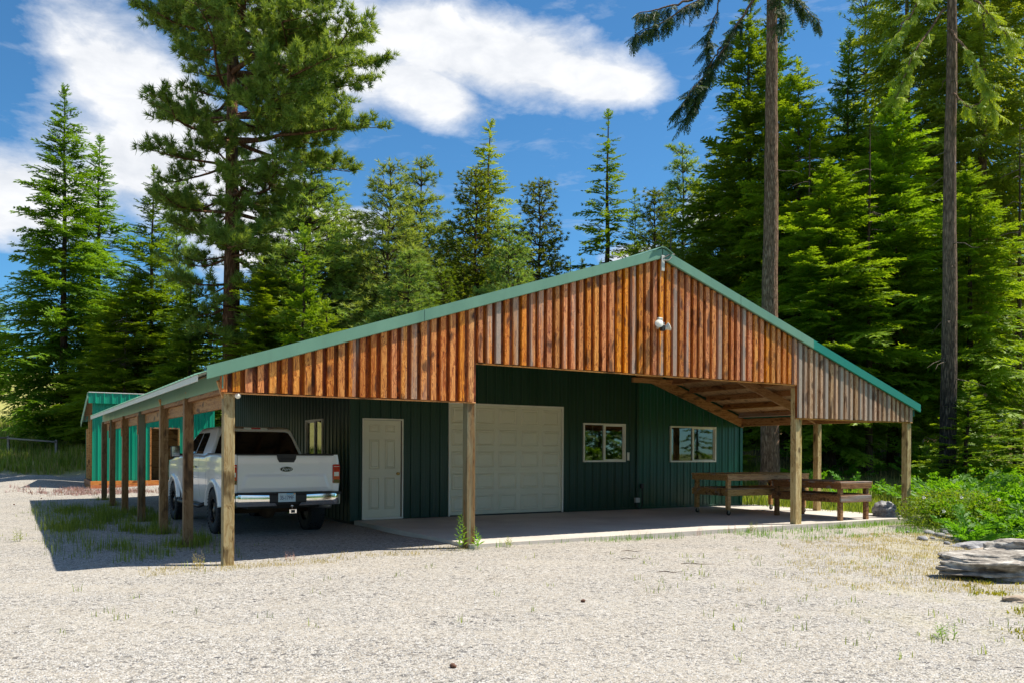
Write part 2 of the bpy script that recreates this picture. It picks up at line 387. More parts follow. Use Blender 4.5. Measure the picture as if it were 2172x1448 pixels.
def bark(name, a, b_, sc=1., foot=None):
    m_, k = mat(name); P = k.node('ShaderNodeTexCoord').outputs['Object']
    v = k.node('ShaderNodeTexVoronoi', {'Vector': k.vmath('ADD', k.scale(P, (17 * sc, 17 * sc, 2.6 * sc)), k.noise(P, 6., 3., .5, 0., True)), 'Scale': 1.}, feature='DISTANCE_TO_EDGE').outputs[0]
    nz = k.noise(k.scale(P, (12 * sc, 12 * sc, 2.6 * sc)), 1.4, 7., .65)
    f = k.math('ADD', k.math('MULTIPLY', k.mapr(v, 0., .35), .30), k.math('MULTIPLY', nz, .75))
    c = k.ramp(f, [(.25, tuple(x * .25 for x in a)), (.5, a), (.85, b_)])
    if foot:
        hz = k.node('ShaderNodeSeparateXYZ', {0: P}).outputs[2]
        c = k.mix(k.mapr(k.math('ADD', hz, k.math('MULTIPLY', nz, 3.)), 4.2, 7.5), c, k.ramp(f, [(.25, tuple(x * .3 for x in foot)), (.5, foot), (.85, tuple(x * 2.2 for x in foot))]))
    bs = k.node('ShaderNodeBsdfPrincipled', {'Base Color': c, 'Roughness': .9, 'Specular IOR Level': .1})
    k.l.new(k.node('ShaderNodeBump', {'Height': f, 'Strength': .9, 'Distance': .05}).outputs[0], bs.inputs['Normal'])
    k.l.new(bs.outputs[0], k.out.inputs[0]); return m_
M['bark'] = bark('dark_bark', (.07, .045, .03), (.16, .11, .08))
M['barkp'] = bark('ponderosa_bark', (.13, .065, .035), (.30, .17, .10), .8)
M['barkl'] = bark('larch_bark', (.20, .115, .075), (.46, .30, .21), 1.2)
M['barkb'] = bark('scorched_bark', (.035, .03, .03), (.15, .12, .10), 1., (.17, .11, .08))
M['twig'] = bark('dead_twig_bark', (.13, .10, .075), (.25, .21, .17))
def rockmat(name, a, b_, c_):
    m_, k = mat(name); P = k.node('ShaderNodeTexCoord').outputs['Object']
    lay = k.noise(k.scale(P, (1.2, 1.2, 9)), 1.6, 8., .65, .6); fine = k.noise(P, 14., 6., .65)
    f = k.math('ADD', k.math('MULTIPLY', lay, .65), k.math('MULTIPLY', fine, .35))
    c = k.ramp(f, [(.38, a), (.5, b_), (.60, c_)])
    bs = k.node('ShaderNodeBsdfPrincipled', {'Base Color': c, 'Roughness': .85})
    k.l.new(k.node('ShaderNodeBump', {'Height': f, 'Strength': .8, 'Distance': .05}).outputs[0], bs.inputs['Normal'])
    k.l.new(bs.outputs[0], k.out.inputs[0]); return m_
M['rock'] = rockmat('layered_rock', (.09, .075, .06), (.28, .25, .21), (.54, .51, .45))
M['rockg'] = rockmat('grey_rock', (.08, .08, .09), (.24, .24, .25), (.42, .41, .40))
M['rockt'] = rockmat('tan_rock', (.25, .18, .12), (.36, .29, .21), (.48, .41, .32))

def ground_mat():
    m_, k = mat('ground'); P = k.node('ShaderNodeTexCoord').outputs['Object']
    sp = k.node('ShaderNodeSeparateXYZ', {0: P}); X, Y = sp.outputs[0], sp.outputs[1]
    big = k.noise(P, .35, 5., .6); mid = k.noise(P, 1.6, 6., .62); fine = k.noise(P, 9., 5., .6)
    # gravel: individual stones from voronoi cells of two sizes
    v1 = k.node('ShaderNodeTexVoronoi', {'Vector': P, 'Scale': 80.}); v2 = k.node('ShaderNodeTexVoronoi', {'Vector': P, 'Scale': 27.})
    g1 = k.node('ShaderNodeSeparateColor', {0: v1.outputs['Color']}).outputs; g2 = k.node('ShaderNodeSeparateColor', {0: v2.outputs['Color']}).outputs
    st = k.ramp(g1[0], [(.0, (.16, .16, .17)), (.14, (.34, .34, .33)), (.45, (.60, .56, .50)), (.7, (.72, .68, .62)), (.9, (.86, .84, .80)), (1., (.58, .48, .36))])
    st2 = k.ramp(g2[1], [(.0, (.12, .12, .13)), (.25, (.44, .42, .39)), (.6, (.64, .60, .54)), (1., (.84, .81, .77))])
    gap = k.mapr(v1.outputs['Distance'], .35, .75, 1.05, .48)
    grav = k.mix(k.mapr(g2[0], .62, .66), st, st2)
    grav = k.mix(1., grav, k.node('ShaderNodeCombineColor', {0: gap, 1: gap, 2: gap}).outputs[0], 'MULTIPLY')
    grav = k.mix(k.math('MULTIPLY', k.mapr(mid, .45, .75), .28), grav, (.52, .45, .35))
    grav = k.mix(k.math('MULTIPLY', k.mapr(big, .5, .72), .3), grav, (.60, .56, .48))
    grav = k.mix(k.math('MULTIPLY', k.mapr(k.noise(k.vmath('ADD', P, (5, 5, 0)), 1.1, 7., .7), .66, .76), .5), grav, (.38, .22, .10))
    grav = k.mix(k.math('MULTIPLY', k.mapr(k.noise(k.scale(k.vmath('ADD', P, (1, 4, 0)), (.22, 1.1, 1.)), 1.3, 5., .6), .42, .66), .32), grav, (.60, .55, .47))
    grav = k.mix(k.math('MULTIPLY', k.mapr(k.noise(k.vmath('ADD', P, (9, 2, 0)), 3.2, 7., .72), .62, .74), .35), grav, (.46, .36, .24))
    grav = k.mix(1., grav, (.665, .655, .635), 'MULTIPLY')
    # forest floor and meadow
    floor = k.ramp(k.math('ADD', k.math('MULTIPLY', mid, .6), k.math('MULTIPLY', fine, .4)), [(.3, (.045, .032, .016)), (.5, (.15, .11, .055)), (.62, (.10, .12, .03)), (.75, (.26, .20, .12))])
    mead = k.ramp(k.math('ADD', k.math('MULTIPLY', mid, .5), k.math('MULTIPLY', fine, .5)), [(.3, (.16, .17, .045)), (.5, (.34, .33, .10)), (.7, (.46, .41, .19))])
    soil = k.mix(k.mapr(k.math('ADD', k.math('MULTIPLY', X, -1.), k.math('MULTIPLY', Y, -.05)), 8., 16.), floor, mead)
    # where the gravel ends
    wob = k.math('MULTIPLY', k.math('SUBTRACT', k.noise(P, .5, 5., .6), .5), 3.)
    back = k.mapr(k.math('ADD', Y, wob), k.mapr(X, -15., -5., 41., 30.), k.mapr(X, -15., -5., 43.5, 31.))
    edge = k.math('ADD', k.math('SUBTRACT', X, k.mapr(Y, 6., 18., 6.2, 9.8)), k.math('MULTIPLY', wob, .5))
    right = k.mapr(edge, -.3, 1.0)
    br = k.mapr(k.math('ADD', k.math('ADD', Y, k.math('MULTIPLY', wob, .2)), k.math('MULTIPLY', X, -.52)), 13.2, 13.9)
    br = k.math('MULTIPLY', br, k.mapr(X, 6., 7.))
    out_ = k.math('MAXIMUM', back, k.math('MAXIMUM', right, br))
    lush = k.mapr(fine, .35, .65)
    soil = k.mix(k.math('MULTIPLY', k.mapr(X, 6., 9.), k.mapr(Y, 34., 26.)), soil, k.mix(lush, (.07, .11, .02), (.22, .26, .06)))
    thin = k.math('MULTIPLY', k.mapr(k.noise(k.vmath('ADD', P, (3, 8, 0)), .8, 6., .65), .47, .66), k.mapr(k.math('ADD', edge, 0.), -3.8, -.2))
    grav = k.mix(k.math('MULTIPLY', thin, .7), grav, k.mix(fine, (.36, .31, .14), (.50, .46, .23)))
    c = k.mix(out_, grav, soil)
    b = k.node('ShaderNodeBsdfPrincipled', {'Base Color': c, 'Roughness': .92, 'Specular IOR Level': .15})
    h = k.math('ADD', k.math('MULTIPLY', v1.outputs['Distance'], -.55), k.math('ADD', k.math('MULTIPLY', v2.outputs['Distance'], -.6), k.math('MULTIPLY', fine, 1.1)))
    k.l.new(k.node('ShaderNodeBump', {'Height': h, 'Strength': .65, 'Distance': .010}).outputs[0], b.inputs['Normal'])
    k.l.new(b.outputs[0], k.out.inputs[0]); return m_
M['ground'] = ground_mat()

# ------------------------------------------------------------------ the ground
xs = np.unique(np.concatenate([np.linspace(-900, -60, 30), np.linspace(-60, -20, 60), np.linspace(-20, 20, 220), np.linspace(20, 60, 60), np.linspace(60, 900, 30)]))
ys = np.unique(np.concatenate([np.linspace(-200, -5, 20), np.linspace(-5, 40, 240), np.linspace(40, 130, 120), np.linspace(130, 1500, 40)]))
GX, GY = np.meshgrid(xs, ys); GZ = gh(GX, GY)
V = np.stack([GX.ravel(), GY.ravel(), GZ.ravel()], 1)
nx = len(xs); i0 = (np.arange(len(ys) - 1)[:, None] * nx + np.arange(nx - 1)[None]).ravel()
T = np.concatenate([np.stack([i0, i0 + 1, i0 + nx + 1], 1), np.stack([i0, i0 + nx + 1, i0 + nx], 1)])
gme = npmesh('ground', V, T, M['ground']); gme.shade_smooth()
tag(link(bpy.data.objects.new('ground', gme)), 'pale gravel yard rising to grassy slope and forest floor', kind='structure')

sb = MB(); sb.box((3.62, -.06, -.1), (15.15, 4.9, .085)); slab = sb.build('concrete_slab', M['concrete'])
slab.location = (BX, BY, 0); slab.rotation_euler = (0, 0, BROT)
tag(slab, 'concrete apron under the open gable front of the barn', kind='structure')
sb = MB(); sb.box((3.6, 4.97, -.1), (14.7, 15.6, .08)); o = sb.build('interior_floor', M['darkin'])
o.location = (BX, BY, 0); o.rotation_euler = (0, 0, BROT); tag(o, 'floor slab inside the enclosed shop', kind='structure')

# ------------------------------------------------------------------ pole barn
barn = empty('pole_barn', (BX, BY, 0), BROT, 'wide open-fronted pole barn with rusty orange board gable and dark green metal walls', 'barn')
AP = 7.37; SL = .326
def roofh(u): return 4.98 - SL * abs(u - AP)      # top line of the roof
def part(name, a, b, m_, parent=barn, c=.006):
    return MB().cbox(a, b, c).build(name, m_, parent)
# siding boards and raised battens, one object each
rng = random.Random(3)
def sidebot(u): return 2.26 if u < 3.72 else (2.86 if u < 10.97 else 2.205)
def slant_board(name, u0, u1, v0, v1, m_):
    uc = (u0 + u1) / 2; zb = sidebot(uc) + rng.uniform(-.006, .006)
    zt = [roofh(u) - .10 for u in (u0, u1)]; tw = rng.uniform(-.003, .003)
    V = []
    for v, q in ((v0, 1), (v1, 0)):
        V += [(u0, v + tw * q, zb), (u1, v - tw * q, zb), (u1, v - tw * q, zt[1]), (u0, v + tw * q, zt[0])]
    return meshobj(name, V, [(0, 1, 2, 3), (7, 6, 5, 4), (0, 4, 5, 1), (1, 5, 6, 2), (2, 6, 7, 3), (3, 7, 4, 0)], m_, barn)
u = -.02; PIT = .158
while u < 14.76:
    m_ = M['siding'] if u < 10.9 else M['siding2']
    u1 = min(u + PIT - .004, 14.80)
    for a, b in ([(u, u1)] if not (u < 3.72 < u1 or u < 10.97 < u1) else [(u, 3.72 if u < 3.72 else 10.97), (3.722 if u < 3.72 else 10.972, u1)]):
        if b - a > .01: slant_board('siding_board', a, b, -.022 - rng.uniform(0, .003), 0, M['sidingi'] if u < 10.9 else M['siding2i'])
    w_ = .080 + rng.uniform(-.008, .012); c_ = u + .002
    if sidebot(c_ - w_ / 2) != sidebot(c_ + w_ / 2): c_ += .05 if c_ > 5 else -.05
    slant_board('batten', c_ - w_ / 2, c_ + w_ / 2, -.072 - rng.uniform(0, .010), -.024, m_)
    u += PIT
part('drip_strip', (0.0, -.035, 2.238), (3.72, .02, 2.254), M['beamx'])
part('drip_strip', (3.724, -.035, 2.838), (10.966, .02, 2.854), M['beamx'])
part('drip_strip', (10.97, -.035, 2.18), (14.79, .02, 2.198), M['beamx'])
# header and rafters behind the gable boards
for a, b, z in ((0.08, 3.7, 2.30), (3.75, 10.9, 2.90), (11.15, 14.7, 2.26)): part('header_beam', (a, .01, z), (b, .07, z + .24), M['beamx'])
def rafter(name, u0, u1, v, w_, h, drop, m_=M['beamx']):
    b = MB(); b.beam((u0, v, roofh(u0) - drop), (u1, v, roofh(u1) - drop), w_, h, .004); return b.build(name, m_, barn)
for v in (.05, 4.90):
    rafter('rafter', AP, -.05, v, .05, .24, .27); rafter('rafter', AP, 14.78, v, .05, .24, .27)
for v in (2.46, 4.85, 7.7, 10.56, 13.34, 15.6): rafter('rafter', 3.5, -.02, v, .05, .2, .27) if v != 4.85 else None
rafter('rafter', 11.1, 14.7, 2.46, .05, .2, .27)
k_ = 0
for i in range(25):
    u = .15 + i * .6
    if abs(u - AP) < .15: continue
    z = roofh(u) - .115; tl = math.atan(SL) * (1 if u < AP else -1)
    v1 = 15.6 if u < 3.5 else 4.86
    Mx = Matrix.Translation((u, 0, z)) @ Matrix.Rotation(-tl, 4, 'Y')
    MB().cbox((-.02, .08, -.07), (.02, v1, .07), .003, Mx).build('purlin', M['beam'], barn)
for sgn in (-1, 1):   # strand-board deck
    a, b = (-.05, AP) if sgn < 0 else (14.78, AP)
    d = MB()
    V = []
    for z0 in (-.045, -.033):
        V += [(a, -.02, roofh(a) + z0), (b, -.02, roofh(b) + z0), (b, 15.62, roofh(b) + z0), (a, 15.62, roofh(a) + z0)]
    d.add(V, [(0, 1, 2, 3), (7, 6, 5, 4), (0, 4, 5, 1), (1, 5, 6, 2), (2, 6, 7, 3), (3, 7, 4, 0)]); d.build('roof_deck', M['osb'], barn)
# ribbed metal: profile repeated every .2286 m
RIB = [(0., 0.), (.072, 0.), (.082, .005), (.096, .005), (.106, 0.), (.168, 0.), (.182, .02), (.204, .02), (.218, 0.)]
def wall_sheets(name, a0, a1, place, bot, top, holes, m_, parent, wid=.9144, rib=1.):
    """sheets side by side; place(a, depth, z) -> point; holes (a0, a1, z0, z1)"""
    s = a0
    while s < a1 - .02:
        e = min(s + wid, a1); xs_ = [s]
        k = 0
        while s + k * .2286 < e:
            for p, _ in RIB:
                x = s + k * .2286 + p
                if s < x < e - 1e-4: xs_.append(x)
            k += 1
        for h in holes:
            for x in h[:2]:
                if s < x < e: xs_.append(x)
        xs_.append(e); xs_ = sorted(set(round(x, 5) for x in xs_))
        def dep(x):
            t = (x - s) % .2286
            pts = RIB + [(.2286, 0.)]
            for (p0, d0), (p1, d1) in zip(pts, pts[1:]):
                if p0 <= t <= p1: return rib * (d0 + (d1 - d0) * (t - p0) / (p1 - p0))
            return 0.
        V = []; F = []; full = False; st = []
        for x0, x1 in zip(xs_, xs_[1:]):
            xc = (x0 + x1) / 2; cuts = [(h[2], h[3]) for h in holes if h[0] <= xc <= h[1]]
            zs = [(bot, None)]
            segs = []; z = bot
            for c0, c1 in sorted(cuts): segs.append((z, c0)); z = c1
            segs.append((z, None))
            full = full or len(segs) == 1
            for z0, z1 in segs:
                t0 = top(x0) if z1 is None else z1; t1 = top(x1) if z1 is None else z1
                if t0 - z0 < .005: continue
                n = len(V); V += [place(x0, dep(x0), z0), place(x1, dep(x1), z0), place(x1, dep(x1), t1), place(x0, dep(x0), t0)]; F.append((n, n + 1, n + 2, n + 3)); st.append(z1 is None)
        if full: meshobj(name, V, F, m_, parent)
        else:
            for tp in (True, False):
                fs = [f for f, q in zip(F, st) if q == tp]
                if fs: VV_ = [V[i] for f in fs for i in f]; meshobj(name, VV_, [(4 * i, 4 * i + 1, 4 * i + 2, 4 * i + 3) for i in range(len(fs))], m_, parent)
        s = e
GD = (5.785, 8.815, .085, 2.565); ED = (3.81, 4.72, .085, 2.175)
W1 = (9.405, 10.675, 1.275, 2.19); W2 = (12.16, 13.76, 1.265, 2.175); W3 = (6.69, 7.88, 1.26, 2.20)
WV = 4.96; WL = 3.57; WR = 14.74
front = lambda a, d, z: (a, WV - d, z)
wall_sheets('wall_panel', WL, 11.09, front, .09, lambda u: roofh(u) - .06, [GD, ED, W1], M['green'], barn)
wall_sheets('wall_panel', 11.09, WR, front, .075, lambda u: roofh(u) - .06, [W2], M['greenr'], barn)
wall_sheets('wall_panel', WV, 15.6, lambda a, d, z: (WL - d, a, z), .06, lambda v: 3.66, [W3], M['green'], barn)
wall_sheets('wall_panel', WV, 15.6, lambda a, d, z: (WR + d, a, z), .06, lambda v: 2.52, [], M['greenr'], barn)
wall_sheets('wall_panel', WL, WR, lambda a, d, z: (a, 15.6 + d, z), .06, lambda u: roofh(u) - .06, [], M['green'], barn)
# dark sheathing inside, so the ribbed skin is not paper thin
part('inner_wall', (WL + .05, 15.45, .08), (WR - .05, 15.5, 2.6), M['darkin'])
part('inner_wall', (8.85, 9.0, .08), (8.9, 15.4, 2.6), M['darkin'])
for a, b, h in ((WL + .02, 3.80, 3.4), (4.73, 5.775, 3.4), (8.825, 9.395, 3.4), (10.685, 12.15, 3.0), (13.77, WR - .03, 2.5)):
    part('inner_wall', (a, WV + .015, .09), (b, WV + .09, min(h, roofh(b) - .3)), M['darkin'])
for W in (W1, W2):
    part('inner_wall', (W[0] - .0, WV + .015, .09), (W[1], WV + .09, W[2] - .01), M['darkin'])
# corner and base trims
def ptrim(a, b, m_='green'): part('corner_trim', a, b, M[m_], c=.003)
ptrim((WL - .028, WV - .028, .07), (WL + .09, WV + .03, 3.60)); ptrim((11.04, WV - .028, .07), (11.11, WV - .005, 3.28)); ptrim((WR - .07, WV - .03, .07), (WR + .03, WV + .03, 2.50), 'greenr')
part('base_trim', (WL, WV - .03, .087), (3.78, WV - .012, .13), M['green'], c=.002)
part('base_trim', (8.86, WV - .03, .087), (11.09, WV - .012, .13), M['green'], c=.002)
part('base_trim', (11.11, WV - .03, .087), (WR, WV - .012, .13), M['greenr'], c=.002)
part('wall_header', (10.85, WV - .12, 3.24), (12.55, WV - .035, 3.36), M['beamx'])
# roof panels
def roof_sheets(sgn, m_):
    n = 17; w_ = (15.72 + .10) / n
    for i in range(n):
        v0 = -.10 + i * w_; V = []; F = []; xs_ = []; k = 0
        while k * .2286 < w_:
            for p, d in RIB:
                if k * .2286 + p < w_: xs_.append((v0 + k * .2286 + p, d * 1.1))
            k += 1
        xs_.append((v0 + w_, 0.))
        ue = -.36 if sgn < 0 else 15.02
        for x, d in xs_:
            for uu, dd in ((ue, 0), (AP, 0)): V.append((uu, x, roofh(uu) + d + .0))
        nn = len(V)
        for x, d in xs_:
            for uu in (ue, AP): V.append((uu, x, roofh(uu) + d - .004))
        for j in range(len(xs_) - 1):
            F.append((2 * j, 2 * j + 1, 2 * j + 3, 2 * j + 2)); F.append((nn + 2 * j, nn + 2 * j + 2, nn + 2 * j + 3, nn + 2 * j + 1)); F.append((2 * j, 2 * j + 2, nn + 2 * j + 2, nn + 2 * j))
        o = meshobj('roof_panel', V, F, m_, barn)
        o.data.materials.append(M['pale'])
        for q, p in enumerate(o.data.polygons):
            if q % 3 == 1: p.material_index = 1
roof_sheets(-1, M['trim']); roof_sheets(1, M['trim2'])
# rake trim in lengths, ridge cap, eave fascia
def rake(u0, u1, m_, i):
    s = 1 if u1 > u0 else -1
    pr = [(-.030 - .004 * i, -.125), (-.030 - .004 * i, -.120)]
    V = []
    y0 = -.135 - .003 * (i % 2)
    for uu in (u0, u1):
        zt = roofh(uu) + .075
        V += [(uu, y0, zt - .165), (uu, y0 + .03, zt - .175), (uu, y0 + .03, zt - .160), (uu, y0 + .012, zt - .012), (uu, .05, zt - .012), (uu, .05, zt), (uu, y0, zt)]
    n = 7; F = [(k, (k + 1) % n, n + (k + 1) % n, n + k) for k in range(n)] + [tuple(range(n)), tuple(range(2 * n - 1, n - 1, -1))]
    b = MB(); b.add(V, F); b.build('rake_trim', m_, barn)
for i, (a, b) in enumerate([(-.24, 2.80), (2.803, 5.85), (5.853, 7.36)]): rake(a, b, M['trim'], i)
for i, (a, b) in enumerate([(7.38, 9.3), (9.303, 11.35), (11.353, 14.93)]): rake(a, b, M['trim'] if i < 2 else M['trim2'], i)
rc = MB(); V = []
for y in (-.17, 15.75):
    for dz_ in (0, .012): V += [(AP - .22, y, roofh(AP - .22) + .075 + dz_), (AP - .05, y, roofh(AP) + .085 + dz_), (AP + .05, y, roofh(AP) + .085 + dz_), (AP + .22, y, roofh(AP + .22) + .075 + dz_)]
rc.add(V, [(0, 1, 9, 8), (1, 2, 10, 9), (2, 3, 11, 10), (4, 12, 13, 5), (5, 13, 14, 6), (6, 14, 15, 7), (0, 4, 5, 1), (1, 5, 6, 2), (2, 6, 7, 3), (8, 9, 13, 12), (9, 10, 14, 13), (10, 11, 15, 14), (0, 8, 12, 4), (3, 7, 15, 11)])
rc.build('ridge_cap', M['trim'], barn)
part('apex_strap', (AP - .035, -.155, 4.66), (AP + .035, -.139, 4.93), M['galv'], c=.004)
for i in range(4):
    part('eave_trim', (-.045, -.09 + i * 3.93, 2.30), (-.028 - .002 * (i % 2), -.09 + (i + 1) * 3.93, 2.535), M['trim'], c=.002)
    part('eave_flashing', (-.352, -.085 + i * 3.93, 2.375), (-.338 - .002 * (i % 2), -.085 + (i + 1) * 3.93, 2.455), M['pale'], c=.002)
part('eave_trim', (14.80, -.05, 2.33), (14.82, 15.6, 2.47), M['trim2'], c=.002)
part('eave_beam', (.055, .0, 2.06), (.10, 15.6, 2.30), M['beam']); part('eave_beam', (-.022, .0, 2.24), (.05, 15.6, 2.44), M['beam'])
part('eave_beam', (14.66, .0, 2.22), (14.72, 4.9, 2.42), M['beam'])
part('eave_beam', (14.60, 4.9, 2.22), (14.66, 15.6, 2.42), M['beam'])
# posts
def post(u, v, h, m_, s=.14, lean=0., pn='post'):
    b = MB(); x, y = uvxy(u, v); z0 = g(x, y) - .12
    b.cbox((u - s / 2, v - s / 2, z0), (u + s / 2, v + s / 2, h), .006); o = b.build(pn, m_, barn); return o
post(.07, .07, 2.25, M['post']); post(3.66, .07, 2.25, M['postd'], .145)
post(11.06, .06, 2.80, M['post']); post(14.72, .07, 2.20, M['post'])
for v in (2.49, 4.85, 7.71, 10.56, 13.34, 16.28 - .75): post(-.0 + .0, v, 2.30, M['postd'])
post(14.72, 2.45, 2.24, M['post']); post(11.14, .06, 2.19, M['post'], .10)
# a scab board and its bolts high on the eave posts
for v in (7.71, 10.56, 13.34): part('splice_board', (-.09, v - .045, 1.82), (-.071, v + .045, 2.22), M['beam'])

# ---- entry door
def frame_rect(b, a0, a1, z0, z1, y0, y1, t, bottom=True):
    b.box((a0, y0, z0), (a0 + t, y1, z1)); b.box((a1 - t, y0, z0), (a1, y1, z1)); b.box((a0 + t, y0, z1 - t), (a1 - t, y1, z1))
    if bottom: b.box((a0 + t, y0, z0), (a1 - t, y1, z0 + t))
def raised(b, a0, a1, z0, z1, y, d=.007, t=.016):
    """raised-and-fielded panel standing on plane y, facing -y"""
    V = [(a0, y, z0), (a1, y, z0), (a1, y, z1), (a0, y, z1)]
    for k, dd in ((t, d), (2 * t, -.002), (3.4 * t, d * .8)):
        V += [(a0 + k, y - dd, z0 + k), (a1 - k, y - dd, z0 + k), (a1 - k, y - dd, z1 - k), (a0 + k, y - dd, z1 - k)]
    F = []
    for r in range(3):
        for k in range(4):
            F.append((r * 4 + k, r * 4 + (k + 1) % 4, r * 4 + 4 + (k + 1) % 4, r * 4 + 4 + k))
    F.append((12, 13, 14, 15)); b.add(V, F)
d = MB(); d.cbox((ED[0] + .03, WV + .01, .125), (ED[1] - .045, WV + .05, ED[3] - .035), .003); door = d.build('entry_door', M['cream'], barn)
d = MB(); frame_rect(d, ED[0], ED[1], .09, ED[3], WV - .022, WV + .06, .028, False); d.box((ED[0] + .0285, WV - .035, .088), (ED[1] - .0285, WV + .06, .122)); d.build('door_frame', M['whitep'], door)
dw = ED[1] - ED[0] - .075; x0 = ED[0] + .03
for (c0, c1) in ((.15, .43), (.57, .85)):
    for (r0, r1) in ((.16, .83), (1.0, 1.62), (1.76, 1.92)):
        b = MB(); raised(b, x0 + c0 * dw, x0 + c1 * dw, .13 + r0, .13 + r1, WV + .0095, .013); b.build('panel', M['cream'], door)
b = MB(); MM = Matrix.Translation((ED[1] - .115, WV + .01, 1.03)) @ Matrix.Rotation(R(90), 4, 'X'); b.lathe([(.0, .0), (.032, .0), (.032, .006), (.012, .012), (.012, .03), (.028, .045), (.028, .06), (.015, .07), (.0, .072)], MM, 16); b.build('door_knob', M['brass'], door, True)
part('jamb_shade_strip', (ED[1] - .043, WV + .0, .125), (ED[1] - .029, WV + .02, ED[3] - .03), M['rust'], door, .001)  # dark strip added to paint the shadow along the door jamb
# ---- garage door
gd = MB(); gd.box((GD[0] + .03, WV + .03, .10), (GD[1] - .03, WV + .07, GD[3] - .03)); gdo = gd.build('garage_door', M['cream'], barn)
d = MB(); frame_rect(d, GD[0], GD[1], .09, GD[3], WV - .03, WV + .055, .035, False); d.build('door_frame', M['whitep'], gdo)
gw = (GD[1] - GD[0] - .07) / 5; ghh = (GD[3] - .035 - .115) / 5
for r in range(5):
    z = .115 + r * ghh
    for c in range(5):
        a = GD[0] + .035 + c * gw
        b = MB(); raised(b, a + .055, a + gw - .055, z + .06, z + ghh - .055, WV + .0145, .016, .022); b.build('panel', M['cream'], gdo)
    MB().cbox((GD[0] + .037, WV + .015, z + .003), (GD[1] - .037, WV + .029, z + ghh - .004), .004).build('door_section', M['cream'], gdo)
MB().box((GD[0] + .036, WV + .01, .088), (GD[1] - .036, WV + .03, .108)).build('bottom_seal', M['black'], gdo)
# ---- windows
def window(W, wall, m_=M['whitep']):
    a0, a1, z0, z1 = W
    tr = (lambda b: b)
    fr = MB(); frame_rect(fr, a0 - .01, a1 + .01, z0 - .01, z1 + .01, -.035, .05, .038); 
    am = (a0 + a1) / 2; fr.box((am - .02, -.01, z0 + .028), (am + .02, .035, z1 - .028))
    f = fr.build('window', m_, barn)
    s = MB(); frame_rect(s, am + .021, a1 - .03, z0 + .029, z1 - .029, .006, .03, .026)
    so_ = s.build('sash', m_, f)
    s2 = MB(); frame_rect(s2, a0 + .03 + (am - a0) * .42, am - .021, z0 + .029, z1 - .029, .032, .046, .022); s2o = s2.build('sash', M['galv'], f)
    p1 = MB(); p1.box((am + .04, .015, z0 + .05), (a1 - .05, .020, z1 - .05)); p1 = p1.build('pane', M['glass_w'], f)
    p2 = MB(); p2.box((a0 + .03, .022, z0 + .03), (am - .0205, .027, z1 - .03)); p2 = p2.build('pane', M['glass_w'], f)
    Mx = Matrix.Translation((0, WV, 0)) if wall == 'front' else Matrix.Translation((WL, 0, 0)) @ Matrix(((0, 1, 0, 0), (-1, 0, 0, 0), (0, 0, 1, 0), (0, 0, 0, 1)))
    if wall != 'front':   # the side wall faces -u: swap axes
        Mx = Matrix(((0, 1, 0, WL), (1, 0, 0, 0), (0, 0, 1, 0), (0, 0, 0, 1)))
    for o in (f, so_, s2o, p1, p2): o.data.transform(Mx)
    if wall != 'front':
        for o in (f, so_, s2o, p1, p2): o.data.flip_normals()
window(W1, 'front'); window(W2, 'front'); window(W3, 'side')

# ---- fittings on the barn: things of their own
def at_barn(u, v, z): x, y = uvxy(u, v); return (x, y, z)
fl = empty('floodlight', at_barn(AP - .02, -.075, 3.74), BROT, 'twin-headed security floodlight on the orange gable boards', 'floodlight')
MB().cbox((-.05, -.05, .0), (.05, -.0, .11), .01).build('junction_box', M['galv'], fl)
for s in (-1, 1):
    Mh = Matrix.Translation((s * .115, -.13, -.02 - (s > 0) * .03)) @ Matrix.Rotation(R(-28 if s < 0 else 52), 4, 'Z') @ Matrix.Rotation(R(68), 4, 'X')
    b = MB(); b.lathe([(.0, -.13), (.028, -.13), (.034, -.06), (.072, .0), (.076, .01), (.070, .012)], Mh, 20); h = b.build('lamp_head', M['galv'], fl, True)
    b = MB(); b.lathe([(.071, .010), (.05, .022), (.0, .028)], Mh, 20); b.build('lens', M['lampw'], h, True)
    b = MB(); b.tube([(s * .03, -.04, .03), (s * .06, -.07, .02), Mh @ Vector((0, 0, -.12))], .012, 8); b.build('arm', M['steel'], fl)
b = MB(); b.cbox((-.035, -.12, -.13), (.05, -.05, -.02), .012); b.build('motion_sensor', M['black'], fl)
an = empty('antenna', at_barn(AP + .22, -.10, 4.98), BROT, 'thin whip antenna with bent bracket on the roof apex', 'antenna')
b = MB(); b.tube([(0, 0, 0), (0, 0, .75)], .006, 6); b.build('whip', M['black'], an)
b = MB(); b.tube([(-.22, -.05, -.10), (-.1, -.06, -.03), (0, 0, .0), (.1, .02, .02)], .012, 6); b.tube([(-.22, -.07, -.14), (-.12, -.08, -.13), (-.02, -.05, -.05)], .008, 6); b.build('bracket', M['black'], an)
eb = empty('electrical_box', at_barn(11.03, WV - .03, .30), BROT, 'small grey electrical box with black conduit at the foot of the green wall', 'electrical box')
MB().cbox((-.07, -.07, -.05), (.07, 0, .07), .008).build('box_body', M['galv'], eb)
b = MB(); b.tube([(-.04, -.04, -.05), (-.03, -.05, -.15), (.10, -.05, -.22), (.17, -.03, -.1), (.17, -.03, .30)], .014, 8); b.build('conduit', M['black'], eb)
MB().cbox((.12, -.05, .30), (.21, 0, .42), .008).build('outlet_cover', M['black'], eb)
th_ = MB(); th_.cbox((-.035, -.03, -.10), (.035, 0, .10), .008); tho = th_.build('thermometer', M['whitep']); tho.location = at_barn(10.76, WV - .022, 1.40); tho.rotation_euler = (0, 0, BROT)
tag(tho, 'small white thermometer beside the window by the garage door', 'thermometer')
